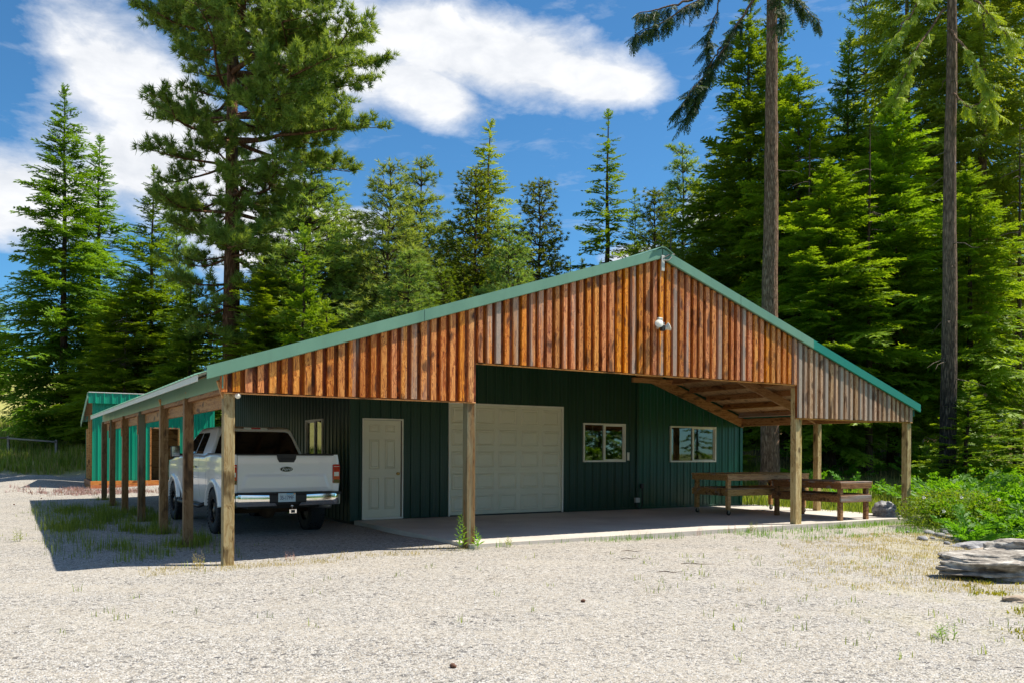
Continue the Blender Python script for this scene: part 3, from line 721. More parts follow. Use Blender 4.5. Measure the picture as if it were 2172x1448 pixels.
jb = MB(); MMj = Matrix.Rotation(R(90), 4, 'X'); jb.lathe([(0, 0), (.035, 0), (.04, .02), (.03, .05), (0, .055)], MMj, 14); jbo = jb.build('porch_bulb', M['whitep'], None, True)
jbo.location = at_barn(.18, .0, 2.215); tag(jbo, 'small white knob lamp under the left end of the gable boards', 'lamp')
# ------------------------------------------------------------------ pickup truck
def priv():
    m_, k = mat('privacy_glass'); b = k.node('ShaderNodeBsdfPrincipled', {'Base Color': (.006, .007, .007, 1), 'Roughness': .03, 'Specular IOR Level': .6}); k.l.new(b.outputs[0], k.out.inputs[0]); return m_
M['priv'] = priv()
tx, ty = uvxy(.79, 3.17)
tk = empty('pickup_truck', (tx, ty, g(tx, ty)), BROT + R(1.2), 'white crew-cab pickup truck parked in the left carport bay, seen from behind', 'truck')
TW = 1.95; YR, YF, WRD = 1.25, 4.93, .42
def archz(y, r=.50):
    for yc in (YR, YF):
        if abs(y - yc) < r: return .42 + math.sqrt(r * r - (y - yc) ** 2)
    return 0
def topz(y):
    if y < 1.86: return 1.44
    if y < 4.3: return 1.44 - .03 * sst((y - 1.86) / .2)
    return 1.41 - .12 * sst((y - 4.3) / 1.2) - .10 * sst((y - 5.4) / .5)
def offx(y, z):
    o_ = .035 * max(0, (z - 1.15) / .3) ** 2 + .05 * max(0, (.95 - z) / .4) ** 1.5
    o_ += .10 * max(0, (y - 5.3) / .6) ** 2
    o_ += .012 * math.exp(-((z - 1.22) / .03) ** 2)
    return o_
for s in (0, 1):
    ysm = sorted(set([.10, .12, .2, .3, .4, .5, .6] + [YR + .5 * math.sin(R(a)) for a in range(-90, 91, 9)] + [1.8, 1.84, 1.86, 1.9] + [1.9 + .125 * i for i in range(21)] + [YF + .5 * math.sin(R(a)) for a in range(-90, 91, 9)] + [5.45, 5.55, 5.65, 5.75, 5.8]))
    V = []; F = []; NR = 14
    for y in ysm:
        zb = max(.50 if y > .55 else .74, archz(y)); zt = topz(y)
        for j in range(NR + 1):
            z = zb + (zt - zb) * j / NR; x = offx(y, z)
            V.append((x if s == 0 else TW - x, y, z))
        x = offx(y, zt) + (.06 if y < 1.86 else .09); V.append((x if s == 0 else TW - x, y, zt + .004))
    q = NR + 2
    for i in range(len(ysm) - 1):
        for j in range(q - 1): F.append((i * q + j, i * q + j + 1, (i + 1) * q + j + 1, (i + 1) * q + j))
    # rear corner face
    b = MB().add(V, F)
    n0 = len(b.V); zz = [.78 + (1.44 - .78) * j / 8 for j in range(9)]
    for z in zz:
        x0, x1 = offx(.1, z), .135
        for x in (x0, x0 + .02, x1): b.V.append((x if s == 0 else TW - x, .10 - (.012 if x > x0 else 0), z))
    for j in range(8):
        for k in range(2): b.F.append((n0 + 3 * j + k, n0 + 3 * j + k + 1, n0 + 3 * j + k + 4, n0 + 3 * j + k + 3))
    sd_ = b.build('body_side', M['paint'], tk, True)
    # wheel well lining and flare
    for yc in (YR, YF):
        b = MB(); V = []; F = []
        prof = [(.465, .05), (.490, -.040), (.560, -.034), (.61, .020)]
        ang = [R(a) for a in range(8, 173, 6)]
        for a in ang:
            for r, xo in prof:
                y = yc + r * math.cos(a); z = .42 + r * math.sin(a)
                xb = xo + .004; V.append((xb if s == 0 else TW - xb, y, z))
        for i in range(len(ang) - 1):
            for j in range(3): F.append((i * 4 + j, i * 4 + j + 1, i * 4 + 5 + j, i * 4 + 4 + j))
        b.add(V, F); b.build('fender_flare', M['paint'], tk, True)
        b = MB(); V = []; F = []
        for a in ang:
            for x in (.03, .34): V.append((x if s == 0 else TW - x, yc + .49 * math.cos(a), .42 + .49 * math.sin(a)))
        for i in range(len(ang) - 1): F.append((2 * i, 2 * i + 1, 2 * i + 3, 2 * i + 2))
        b.add(V, F); b.build('wheel_well', M['cabd'], tk)
    # seams between bed, doors and wing
    for y in (1.83, 2.45, 3.13, 4.1):
        b = MB(); V = [];
        for j in range(9):
            z = .60 + .80 * j / 8; x = offx(y, z) - .0015
            for yy in (y - .005, y + .005): V.append((x if s == 0 else TW - x, yy, z))
        b.add(V, [(2 * j, 2 * j + 1, 2 * j + 3, 2 * j + 2) for j in range(8)]); b.build('panel_gap', M['black'], tk)
    for y in (2.62,):
        x = -.022 if s == 0 else TW + .022
        b = MB(); b.cbox((x - .012, y, 1.16), (x + .012, y + .22, 1.195), .01); b.cbox((min(x, TW / 2 if s else x), y + .0, 1.165), (x + .02 if s == 0 else x, y + .03, 1.19), .003); h = b.build('door_handle', M['chrome'], tk)
        b = MB(); xa = .004 if s == 0 else TW - .012; b.cbox((xa - .0, y + .04, 1.145), (xa + .008, y + .18, 1.205), .003); b.build('handle_recess', M['black'], h)
    # rail cap, mirror, step
    xa = .03 if s == 0 else TW - .11
    MB().cbox((xa, .12, 1.436), (xa + .08, 1.82, 1.456), .008).build('bed_rail_cap', M['black'], tk)
    xs_ = -.21 if s == 0 else TW + .03
    mr = MB().cbox((xs_, 4.02, 1.36), (xs_ + .18, 4.11, 1.60), .03).build('mirror', M['black'], tk)
    MB().cbox((xs_ + .015, 4.011, 1.38), (xs_ + .165, 4.02, 1.585), .003).build('mirror_glass', M['chrome'], mr)
    MB().cbox((xs_ + .1 if s == 0 else xs_ - .1, 4.05, 1.40), (xs_ + .30 if s == 0 else xs_ + .05, 4.10, 1.44), .01).build('mirror_arm', M['black'], mr)
    b = MB(); xx = .0 if s == 0 else TW; b.tube([(xx, 1.95, .50), (xx - (.06 if s == 0 else -.06), 2.1, .46), (xx - (.06 if s == 0 else -.06), 4.0, .46), (xx, 4.2, .50)], .038, 10); b.build('side_step', M['black'], tk, True)
    # tail lamp: red, clear block, dark foot
    xa, xb = (.0, .128) if s == 0 else (TW - .128, TW)
    tl = MB().cbox((xa, .062, .93), (xb, .10, 1.265), .01).build('tail_lamp', M['tail'], tk)
    MB().cbox((xa + .02, .056, 1.055), (xb - .02, .064, 1.13), .004).build('reversing_lens', M['lens'], tl)
    MB().cbox((xa + .004, .058, .93), (xb - .004, .0635, .995), .003).build('dark_lens', M['taild'], tl)
    MB().cbox((xa + .01, .056, 1.225), (xb - .01, .0625, 1.235), .002).build('lens_strip', M['lens'], tl)
# bed: floor, inner walls, cab back
MB().box((.10, .16, .92), (TW - .10, 1.82, .95)).build('bed_floor', M['black'], tk)
for xa in (.095, TW - .115): MB().box((xa, .16, .95), (xa + .02, 1.82, 1.436)).build('bed_inner_wall', M['cabd'], tk)
# tailgate as a pressed panel
V = []; F = []; NX, NZ = 72, 30
for i in range(NX + 1):
    for j in range(NZ + 1):
        x = .14 + (TW - .28) * i / NX; z = .79 + (1.43 - .79) * j / NZ
        e = abs(x - TW / 2)
        lip = .02 * sst((z - 1.28) / .10)
        tz = z - .86; ins = (e < .72 - max(0, tz) * .35)
        low = .016 * sst((1.09 - z) / .018) * sst((.70 + (z - 1.09) * -.35 - e) / .03) * sst((z - .83) / .02)
        rnd_ = .02 * sst((.81 - z) / .03) + .014 * sst((z - 1.415) / .015)
        V.append((x, .10 - .022 - lip * .4 - low + rnd_ + .00 * e, z))
for i in range(NX):
    for j in range(NZ): a = i * (NZ + 1) + j; F.append((a, a + 1, a + NZ + 2, a + NZ + 1))
tg = MB().add(V, F).build('tailgate', M['paint'], tk, True)
MB().box((.14, .085, .79), (TW - .14, .14, 1.425)).build('tailgate_inner', M['paint'], tg)
MB().cbox((.12, .05, 1.425), (TW - .12, .16, 1.452), .01).build('tailgate_cap', M['black'], tg)
cx = TW / 2
b = MB(); b.prism([(cx - .175, 1.44), (cx + .175, 1.44), (cx + .16, 1.36), (cx + .125, 1.305), (cx - .125, 1.305), (cx - .16, 1.36)], 1, .052, .075); hd = b.build('tailgate_handle', M['black'], tg)
MB().cbox((cx - .11, .046, 1.345), (cx + .11, .054, 1.385), .003).build('handle_slot', M['cabd'], hd)
def oval(a, b_, y0, y1, n=40):
    return MB().prism([(cx + a * math.cos(2 * math.pi * i / n), 1.185 + b_ * math.sin(2 * math.pi * i / n)) for i in range(n)], 1, y0, y1)
em = oval(.118, .050, .066, .078).build('emblem', M['lens'], tg); oval(.110, .043, .063, .067).build('emblem_field', M['ovalb'], em)
RT = Matrix.Rotation(R(90), 4, 'X')
textmesh('emblem_lettering', 'Ford', .072, Matrix.Translation((cx, .0625, 1.185)) @ RT, M['lens'], em, .35, .0008, 1.25)
# bumper
for s in (0, 1):
    V = []; F = []; NX, NZ = 26, 8
    for i in range(NX + 1):
        for j in range(NZ + 1):
            tz = j / NZ; z = .555 + .185 * tz; xin = .78 - .13 * tz
            t = i / NX; x = -.03 + (xin + .03) * t
            wr = .17 * max(0, (.16 - x) / .19) ** 2.2
            y = -.05 + wr + .010 * (2 * tz - 1) ** 2 + .010 * (1 - tz)
            V.append((x if s == 0 else TW - x, y, z + .02 * (1 - t) * tz))
    for i in range(NX):
        for j in range(NZ): a = i * (NZ + 1) + j; F.append((a, a + 1, a + NZ + 2, a + NZ + 1))
    MB().add(V, F).build('bumper_end', M['chrome'], tk, True)
bm_ = MB(); bm_.cbox((.0, -.035, .735), (TW - .0, .07, .785), .015); bm_.cbox((.64, -.055, .60), (TW - .64, .05, .76), .02); bm_.cbox((.05, .0, .57), (TW - .05, .07, .735), .01)
bump = bm_.build('bumper_core', M['black'], tk)
px_ = cx - .03
pl = MB().cbox((px_ - .152, -.068, .622), (px_ + .152, -.060, .776), .004).build('licence_plate', M['plate'], tk)
MB().box((px_ - .01, -.0705, .752), (px_ + .115, -.0682, .770)).build('plate_band', M['plate_blue'], pl)
MB().box((px_ + .116, -.0705, .750), (px_ + .145, -.0682, .771)).build('plate_sticker', M['plate_or'], pl)
textmesh('plate_lettering', '35-1799F', .098, Matrix.Translation((px_, -.0695, .693)) @ RT, M['ink'], pl, 0, .0008, .66)
textmesh('plate_slogan', 'Aloha', .026, Matrix.Translation((px_ + .07, -.0695, .638)) @ RT, M['teali'], pl, .3, .0006, 1.) if False else None
b = MB(); b.cbox((px_ + .02, -.12, .42), (px_ + .16, -.02, .50), .008); h = b.build('tow_hitch', M['chrome'], tk)
b = MB(); b.cbox((px_ + .055, -.122, .435), (px_ + .125, -.118, .485), .002); b.build('receiver_hole', M['black'], h)
b = MB(); b.lathe([(.0, .0), (.014, .0), (.014, .03), (.025, .045), (.025, .06), (.012, .075), (0, .078)], Matrix.Translation((px_ + .09, -.07, .50)), 14); b.build('tow_ball', M['chrome'], h, True)
# greenhouse
def ring(x0, x1, y0, y1, z, r, n=5):
    P = []
    for (cx_, cy_, a0) in ((x1 - r, y1 - r, 0), (x0 + r, y1 - r, 90), (x0 + r, y0 + r, 180), (x1 - r, y0 + r, 270)):
        for k in range(n + 1): a = R(a0 + 90 * k / n); P.append((cx_ + r * math.cos(a), cy_ + r * math.sin(a), z))
    return P
rings = [ring(.08, TW - .08, 1.86, 4.62, 1.40, .05), ring(.27, TW - .27, 2.03, 3.55, 1.90, .06), ring(.30, TW - .30, 2.08, 3.48, 1.945, .08), ring(.38, TW - .38, 2.25, 3.3, 1.972, .12)]
V = [p for r_ in rings for p in r_]; n = len(rings[0]); F = [(i * n + k, i * n + (k + 1) % n, (i + 1) * n + (k + 1) % n, (i + 1) * n + k) for i in range(3) for k in range(n)] + [tuple(3 * n + k for k in range(n))]
cab = MB().add(V, F).build('cab', M['paint'], tk, True)
def pane(name, P, nrm, m_=None):
    nrm = Vector(nrm).normalized(); V = [Vector(p) + nrm * .004 for p in P] + [Vector(p) - nrm * .004 for p in P]
    n = len(P); return MB().add(V, [tuple(range(n)), tuple(range(2 * n - 1, n - 1, -1))] + [(i, (i + 1) % n, n + (i + 1) % n, n + i) for i in range(n)]).build(name, m_ or M['priv'], cab)
def rearp(fx, fz):  # point on the rear face of the cab
    z = 1.40 + .5 * fz; a = .08 + .19 * fz; y = 1.86 + .17 * fz; return (a + (TW - 2 * a) * fx, y, z)
pane('rear_window', [rearp(.04, .02), rearp(.96, .02), rearp(.955, .70), rearp(.94, .90), rearp(.90, .945), rearp(.10, .945), rearp(.06, .90), rearp(.045, .70)], (0, -.5, .17))
def sidep(s, y, z):
    a = .08 + .19 * (z - 1.40) / .5; return (a if s == 0 else TW - a, y, z)
for s in (0, 1):
    nr = (-.5 if s == 0 else .5, 0, .19)
    pane('side_window', [sidep(s, y, z) for y, z in ((2.50, 1.44), (3.10, 1.44), (3.06, 1.85), (2.60, 1.85), (2.53, 1.80))], nr)
    pane('side_window', [sidep(s, y, z) for y, z in ((3.18, 1.44), (4.20, 1.44), (3.62, 1.82), (3.50, 1.85), (3.14, 1.85))], nr)
pane('windscreen', [(.14, 4.55, 1.44), (TW - .14, 4.55, 1.44), (TW - .30, 3.66, 1.86), (.30, 3.66, 1.86)], (0, .5, 1.07))
b = MB(); b.cbox((cx - .23, 2.015, 1.915), (cx + .23, 2.10, 1.958), .015); bl = b.build('brake_lamp_housing', M['lens'], cab)
MB().cbox((cx - .09, 2.008, 1.922), (cx + .09, 2.02, 1.950), .004).build('brake_lens', M['tail'], bl)
# bonnet and nose
V = []; F = []
ysn = [4.3 + .1 * i for i in range(16)]
for y in ysn:
    for i in range(11):
        t = i / 10; x = offx(y, topz(y)) + .05 + (TW - 2 * (offx(y, topz(y)) + .05)) * t
        V.append((x, y, topz(y) + .06 * math.sin(math.pi * t) ** .5 * (1 - sst((y - 5.4) / .45))))
for i in range(15):
    for k in range(10): F.append((i * 11 + k, i * 11 + k + 1, (i + 1) * 11 + k + 1, (i + 1) * 11 + k))
MB().add(V, F).build('bonnet', M['paint'], tk, True)
MB().cbox((.12, 5.70, .62), (TW - .12, 5.80, 1.20), .03).build('grille', M['black'], tk)
MB().cbox((.02, 5.72, .50), (TW - .02, 5.90, .72), .04).build('front_bumper', M['chrome'], tk)
# underside
b = MB(); b.box((.34, .20, .50), (TW - .34, 5.6, .74)); b.box((.10, 1.86, .52), (TW - .10, 4.3, .62)); b.build('chassis', M['cabd'], tk)
b = MB(); b.tube([(.2, YR, .40), (TW - .2, YR, .40)], .05, 12); b.lathe([(0, -.16), (.10, -.13), (.15, -.03), (.15, .05), (.09, .13), (0, .15)], Matrix.Translation((cx, YR, .40)) @ Matrix.Rotation(R(90), 4, 'X'), 18); b.build('rear_axle', M['rust'], tk, True)
for x in (.42, TW - .42): MB().beam((x, .5, .50), (x, 2.0, .46), .07, .03).build('leaf_spring', M['rust'], tk)
b = MB(); b.tube([(TW - .50, 1.6, .50), (TW - .30, .55, .52), (TW - .16, .14, .52)], .045, 14); b.build('exhaust_pipe', M['steel'], tk, True)
# wheels
def wheel(x, y, s):
    Mw = Matrix.Translation((x, y, .42)) @ Matrix.Rotation(R(90 if s else -90), 4, 'Y')
    b = MB(); w2 = .14
    b.lathe([(.235, -w2 + .01), (.30, -w2), (.37, -w2 + .005), (.405, -w2 + .03), (.42, -w2 + .06), (.42, w2 - .06), (.405, w2 - .03), (.37, w2 - .005), (.30, w2), (.235, w2 - .01), (.225, w2 - .04)], Mw, 48)
    t = b.build('tyre', M['rubber'], None, True)
    tr = MB()
    for k in range(40):
        a = 2 * math.pi * k / 40
        for q, zz in enumerate((-.11, -.055, 0, .055, .11)):
            Mt = Mw @ Matrix.Rotation(a + (q % 2) * .08, 4, 'Z') @ Matrix.Translation((.42, 0, zz)) @ Matrix.Rotation(.3 * (q - 2) * .5, 4, 'X')
            tr.box((-.012, -.023, -.022), (.010, .023, .022), Mt)
    wh = MB(); wh.lathe([(.235, w2 - .02), (.228, w2 - .005), (.215, w2 - .03), (.205, -.10), (.0, -.10)], Mw, 40)
    for k in range(8):
        a = 2 * math.pi * k / 8; Ms = Mw @ Matrix.Rotation(a, 4, 'Z')
        wh.box((.04, -.024, w2 - .075), (.215, .024, w2 - .045), Ms)
    wh.lathe([(.075, w2 - .08), (.07, w2 - .035), (.045, w2 - .025), (0, w2 - .022)], Mw, 20)
    w_ = wh.build('wheel', M['rim'], tk, False)
    t.parent = w_; tro = tr.build('tread_blocks', M['rubber'], w_)
    for k in range(12):
        a = 2 * math.pi * k / 12; Ms = Mw @ Matrix.Rotation(a, 4, 'Z') @ Matrix.Translation((.222, 0, w2 - .018))
        if k == 0: bt = MB()
        bt.lathe([(.006, 0), (.006, .008), (0, .009)], Ms, 6)
    bt.build('rim_bolts', M['chrome'], w_)
for s in (0, 1):
    for y in (YR, YF): wheel(.13 if s == 0 else TW - .13, y, s)
# ------------------------------------------------------------------ metal shed
sx_, sy_, _ = pix(195, 1033, 30.0)
sx_, sy_ = -15.15, 30.0
shed = empty('metal_shed', (sx_, sy_, g(sx_, sy_) - .02), BROT, 'bright teal metal shed with dark open doorway behind the row of posts', 'shed')
SWd, SD = 4.25, 2.9
def sp(name, a, b, m_, c=.006): return MB().cbox(a, b, c).build(name, m_, shed)
fr_ = lambda a, d, z: (a, -d, z)
stop = 3.12
wall_sheets('wall_panel', 0, SWd, fr_, .30, lambda u: stop, [(1.98, 2.92, .30, 2.22)], M['teal'], shed, rib=1.5)
wall_sheets('wall_panel', .0, SD, lambda a, d, z: (SWd + d, a, z), .30, lambda v: 3.1 - .3 * v, [], M['teal'], shed)
wall_sheets('wall_panel', 0, SWd, lambda a, d, z: (a, SD + d, z), .30, lambda u: 2.2, [], M['teal'], shed)
for i in range(4): sp('stud', (-.0 + .012, .02 + i * .9, .3), (.10, .11 + i * .9, 3.05 - .3 * i * .9), M['beamx'])
sp('inner_wall', (.12, .1, .3), (.16, SD - .1, 2.15), M['osb'])
sp('inner_wall', (.2, 1.5, .3), (SWd - .1, 1.55, 2.5), M['osb'])
sp('shed_floor', (.05, .03, .24), (SWd - .03, SD - .03, .295), M['darkin'])
for i, (a, b) in enumerate(((.0, .145), (.15, .295))): sp('skid_board', (-.05, -.06 - .0 * i, a), (SWd + .05, -.015, b), M['skid']); sp('skid_board', (-.05, -.012, a), (-.005, SD, b), M['skid'])
for x0, x1 in ((1.93, 1.98), (2.92, 2.97)): sp('door_jamb', (x0, -.03, .30), (x1, .10, 2.22), M['beam'])
sp('door_head', (1.93, -.03, 2.222), (2.97, .10, 2.27), M['beam'])
# roof falling to the back, with ribbed front valance
V = []; F = []; xs_ = []
k = 0; ue0, ue1 = -.14, SWd + .14
while ue0 + k * .2286 * 1.2 < ue1:
    for p, d in RIB:
        x = ue0 + (k * .2286 + p) * 1.2
        if x < ue1: xs_.append((x, d * 2.0))
    k += 1
rv = MB()
Vv = []
for x, d in xs_: Vv += [(x, -.20 - d, stop - .02), (x, -.20 - d, stop + .36), (x, SD + .1, stop + .36 - .3 * (SD + .3) + d)]
rv.add(Vv, [(3 * j + q, 3 * j + 3 + q, 3 * j + 4 + q, 3 * j + 1 + q) for j in range(len(xs_) - 1) for q in (0, 1)])
rv.build('shed_roof', M['teal'], shed)
sp('valance_cap', (ue0, -.235, stop + .355), (ue1, -.17, stop + .385), M['galv'])
for x in (ue0 - .02, ue1 + .004):
    b = MB(); b.beam((x, -.2, stop + .26), (x, SD + .1, stop + .26 - .3 * (SD + .3)), .02, .22); b.build('rake_trim', M['trim'], shed)
V = [(ue0 + .02, -.18, stop + .33), (ue1 - .02, -.18, stop + .33), (ue1 - .02, SD, stop + .33 - .3 * SD), (ue0 + .02, SD, stop + .33 - .3 * SD)]
V += [(x, y, z - .02) for x, y, z in V]
meshobj('roof_deck', V, [(0, 1, 2, 3), (7, 6, 5, 4), (0, 4, 5, 1), (1, 5, 6, 2), (2, 6, 7, 3), (3, 7, 4, 0)], M['osb'], shed)

# ------------------------------------------------------------------ work benches
def bench(name, u, v, rz, L, W, H, m_, casters, label):
    x, y = uvxy(u, v); z0 = .085
    t = empty(name, (x, y, z0), BROT + rz, label, 'workbench', 'work benches on the concrete apron')
    def p(n_, a, b): return MB().cbox(a, b, .006).build(n_, m_, t)
    lb = .13 if casters else 0.
    nb = max(3, int(W / .19)); bw = W / nb
    for i in range(nb):
        p('top_board', (-.02, i * bw + .002, H - .035), (L + .02, (i + 1) * bw - .002, H))
        p('shelf_board', (.02, i * bw + .012 if i else .03, H * .52 + .10), (L - .02, (i + 1) * bw - .010 if i < nb - 1 else W - .03, H * .52 + .125))
    for a, b, n_ in (((-.0, -.0, H - .15), (L, .038, H - .037), 'rail'), ((0, W - .038, H - .15), (L, W, H - .037), 'rail'), ((-.0, .04, H - .15), (.038, W - .04, H - .037), 'rail'), ((L - .038, .04, H - .15), (L, W - .04, H - .037), 'rail'),
                     ((0, -.0, H * .52 - .045), (L, .038, H * .52 + .098), 'lower_rail'), ((0, W - .038, H * .52 - .045), (L, W, H * .52 + .098), 'lower_rail'), ((0, .04, H * .52 - .045), (.038, W - .04, H * .52 + .098), 'lower_rail'), ((L - .038, .04, H * .52 - .045), (L, W - .04, H * .52 + .098), 'lower_rail')):
        p(n_, a, b)
    for x_ in (.04, L - .13):
        for y_ in (.04, W - .13):
            lg = p('leg', (x_, y_, lb), (x_ + .09, y_ + .09, H - .037))
            if casters:
                b = MB(); Mc = Matrix.Translation((x_ + .06, y_ + .045, .055)) @ Matrix.Rotation(R(90), 4, 'X') @ Matrix.Translation((0, 0, -.015))
                b.lathe([(.0, 0), (.025, 0), (.03, .004), (.045, .0), (.055, .004), (.055, .026), (.045, .03), (.03, .026), (.025, .03), (0, .03)], Mc, 20)
                c = b.build('caster_wheel', M['black'], lg, True)
                b = MB(); b.box((x_ + .01, y_ + .025, .118), (x_ + .085, y_ + .068, .129)); b.box((x_ + .03, y_ + .022, .05), (x_ + .075, y_ + .027, .12)); b.box((x_ + .03, y_ + .063, .05), (x_ + .075, y_ + .068, .12)); b.build('caster_fork', M['steel'], lg)
    return t
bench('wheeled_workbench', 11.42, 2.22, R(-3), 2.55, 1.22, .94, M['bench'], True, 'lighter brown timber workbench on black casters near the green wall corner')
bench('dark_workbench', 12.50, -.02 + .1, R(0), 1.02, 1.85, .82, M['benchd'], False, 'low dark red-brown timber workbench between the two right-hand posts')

# ------------------------------------------------------------------ rail fences
def rail_fence(pts, label, hp=1.05):
    x0, y0 = pts[0]; f = empty('rail_fence', (x0, y0, g(x0, y0)), 0, label, 'fence')
    L = []
    for x, y in pts:
        z = g(x, y) - g(x0, y0); L.append(Vector((x - x0, y - y0, z)))
        MB().cbox((x - x0 - .06, y - y0 - .06, z - .3), (x - x0 + .06, y - y0 + .06, z + hp), .01).build('fence_post', M['fence'], f)
    for a, b in zip(L, L[1:]):
        b_ = MB(); b_.tube([a + Vector((0, -.1, hp - .15)), b + Vector((0, -.1, hp - .12))], .055, 8); b_.build('fence_rail', M['fence'], f, True)
rail_fence([(-37.5, 49.5), (-32.6, 48.8), (-29.2, 48.2), (-26.2, 47.8)], 'old grey pole rail fence at the foot of the sunny meadow')
rail_fence([(14.2, 34.0), (17.2, 34.8), (21.0, 35.5), (25.5, 36.3), (30, 37)], 'brown pole rail fence in shade behind the right of the barn', 1.3)

# ------------------------------------------------------------------ conifers
NR_ = np.random.default_rng(5)
def tri_norm(v): return v / np.maximum(np.linalg.norm(v, axis=-1, keepdims=True), 1e-9)
def frond(rg, nt, k, wt=.020, hang=0., sub=.42, blunt=.7, ln=.42):
    """unit-length flat spray along +x: side twigs with their own side shoots"""
    V = []; T = []; C = []
    def tri(a, b, c, col): n = len(V); V.extend((a, b, c)); T.append((n, n + 1, n + 2)); C.append(col)
    def twig(b, d, l, w, c0, c1):
        up = np.array((0, 0, 1.)); s = np.cross(d, up); s /= max(np.linalg.norm(s), 1e-6); s = s * .8 + up * rg.normal(0, .45); s /= np.linalg.norm(s)
        m = b + d * l * .45; tip = b + d * l; tri(b, m + s * w, tip, c1); tri(b, tip, m - s * w, c0 * .5 + c1 * .5)
    twig(np.zeros(3), np.array((1., 0, 0)), 1., wt, .25, .5)
    for i in range(nt):
        t = .10 + .90 * (i + rg.random() * .6) / nt
        for sd in (-1, 1):
            l = (ln * (1.02 - t) ** blunt * min(1, t * 3.2) + .05) * rg.uniform(.7, 1.15)
            a = math.radians(58 - 22 * t + rg.normal(0, 7))
            d = np.array((math.cos(a), sd * math.sin(a), rg.normal(-.04, .22) - hang)); d /= np.linalg.norm(d)
            b = np.array((t, 0, rg.normal(0, .006)))
            ct = rg.uniform(0, .35) + .35 * t
            twig(b, d, l, wt * .8, ct, ct + .25)
            nk = max(2, int(k * l / ln))
            for j in range(nk):
                s_ = .18 + .8 * (j + rg.random() * .5) / nk; bb = b + d * l * s_
                for q in (-1, 1):
                    aa = q * math.radians(46 + rg.normal(0, 9)); dd = np.array((d[0] * math.cos(aa) - d[1] * math.sin(aa), d[0] * math.sin(aa) + d[1] * math.cos(aa), d[2] + rg.normal(0, .28) - hang * .6)); dd /= np.linalg.norm(dd)
                    ll = sub * l * (1.05 - s_) + .028
                    sv = np.array((-dd[1], dd[0], rg.normal(0, .6))); sv /= np.linalg.norm(sv)
                    tri(bb - sv * wt * .45, bb + sv * wt * .45, bb + dd * ll, min(1, ct + .2 + .45 * s_))
    return np.array(V), np.array(T), np.clip(np.array(C), 0, 1)
def place_fronds(items, temps, rg):
    """items: (pos, azimuth, tilt, length, droop, curl, tint)"""
    VV = []; TT = []; CC = []; n = 0
    for pos, azm, tilt, L, droop, kind, tint in items:
        v, t, c = temps[kind]; v = v.copy() * L
        v[:, 1] *= rg.uniform(.8, 1.15)
        r = rg.normal(0, .38); y, z = v[:, 1].copy(), v[:, 2].copy(); v[:, 1] = y * math.cos(r) - z * math.sin(r); v[:, 2] = y * math.sin(r) + z * math.cos(r)
        s = v[:, 0] / L
        v[:, 2] += -droop * L * s ** 2 + .35 * droop * L * s ** 4 - .35 * np.abs(v[:, 1]) * droop
        x, z = v[:, 0].copy(), v[:, 2].copy(); v[:, 0] = x * math.cos(tilt) - z * math.sin(tilt); v[:, 2] = x * math.sin(tilt) + z * math.cos(tilt)
        x, y = v[:, 0].copy(), v[:, 1].copy(); v[:, 0] = x * math.cos(azm) - y * math.sin(azm); v[:, 1] = x * math.sin(azm) + y * math.cos(azm)
        VV.append(v + pos); TT.append(t + n); CC.append(np.clip(c * .8 + tint, 0, 1)); n += len(v)
    return np.concatenate(VV), np.concatenate(TT), np.concatenate(CC)
def np_tubes(paths, n=4):
    """paths: list of (points Nx3, radii N) -> triangles"""
    VV = []; TT = []; m = 0
    for P, r in paths:
        P = np.asarray(P, float); r = np.asarray(r, float); d = np.gradient(P, axis=0); d = tri_norm(d)
        a = np.cross(d, (0.13, .31, .94)); a = tri_norm(a); b = np.cross(d, a)
        an = np.arange(n) * 2 * math.pi / n
        ring_ = P[:, None] + r[:, None, None] * (a[:, None] * np.cos(an)[None, :, None] + b[:, None] * np.sin(an)[None, :, None])
        VV.append(ring_.reshape(-1, 3)); k = len(P)
        i, j = np.meshgrid(np.arange(k - 1), np.arange(n), indexing='ij'); i = i.ravel(); j = j.ravel(); j2 = (j + 1) % n
        q0, q1, q2, q3 = i * n + j, i * n + j2, (i + 1) * n + j2, (i + 1) * n + j
        TT.append(np.concatenate([np.stack([q0, q1, q2], 1), np.stack([q0, q2, q3], 1)]) + m); m += k * n
    return np.concatenate(VV), np.concatenate(TT)
TEMP = {}
_r = np.random.default_rng(11)
TEMP['big'] = [frond(_r, 15, 4, .024) for _ in range(5)]
TEMP['mid'] = [frond(_r, 10, 3, .036) for _ in range(5)]
TEMP['sml'] = [frond(_r, 7, 2, .065) for _ in range(4)]
TEMP['tiny'] = [frond(_r, 4, 1, .09) for _ in range(4)]
TEMP['hang'] = [frond(_r, 14, 4, .022, hang=.5, ln=.34) for _ in range(5)]
TS = TEMP['big'] + TEMP['mid'] + TEMP['sml'] + TEMP['hang']
def tmpl(L, rg, hang=False):
    if hang and L > 1.2: return 14 + int(rg.integers(5))
    return int(rg.integers(5)) if L > 1.7 else (5 + int(rg.integers(5)) if L > .8 else 10 + int(rg.integers(4)))
def trunk_path(H, r, rg, lean=.0):
    z = np.linspace(-.4, H, 14); P = np.stack([np.cumsum(rg.normal(0, .02, 14)) + lean * z, np.cumsum(rg.normal(0, .02, 14)), z], 1)
    rad = r * (1 - np.clip(z, 0, H) / H) + .010; rad[0] *= 1.35; rad[1] *= 1.05
    return P, rad
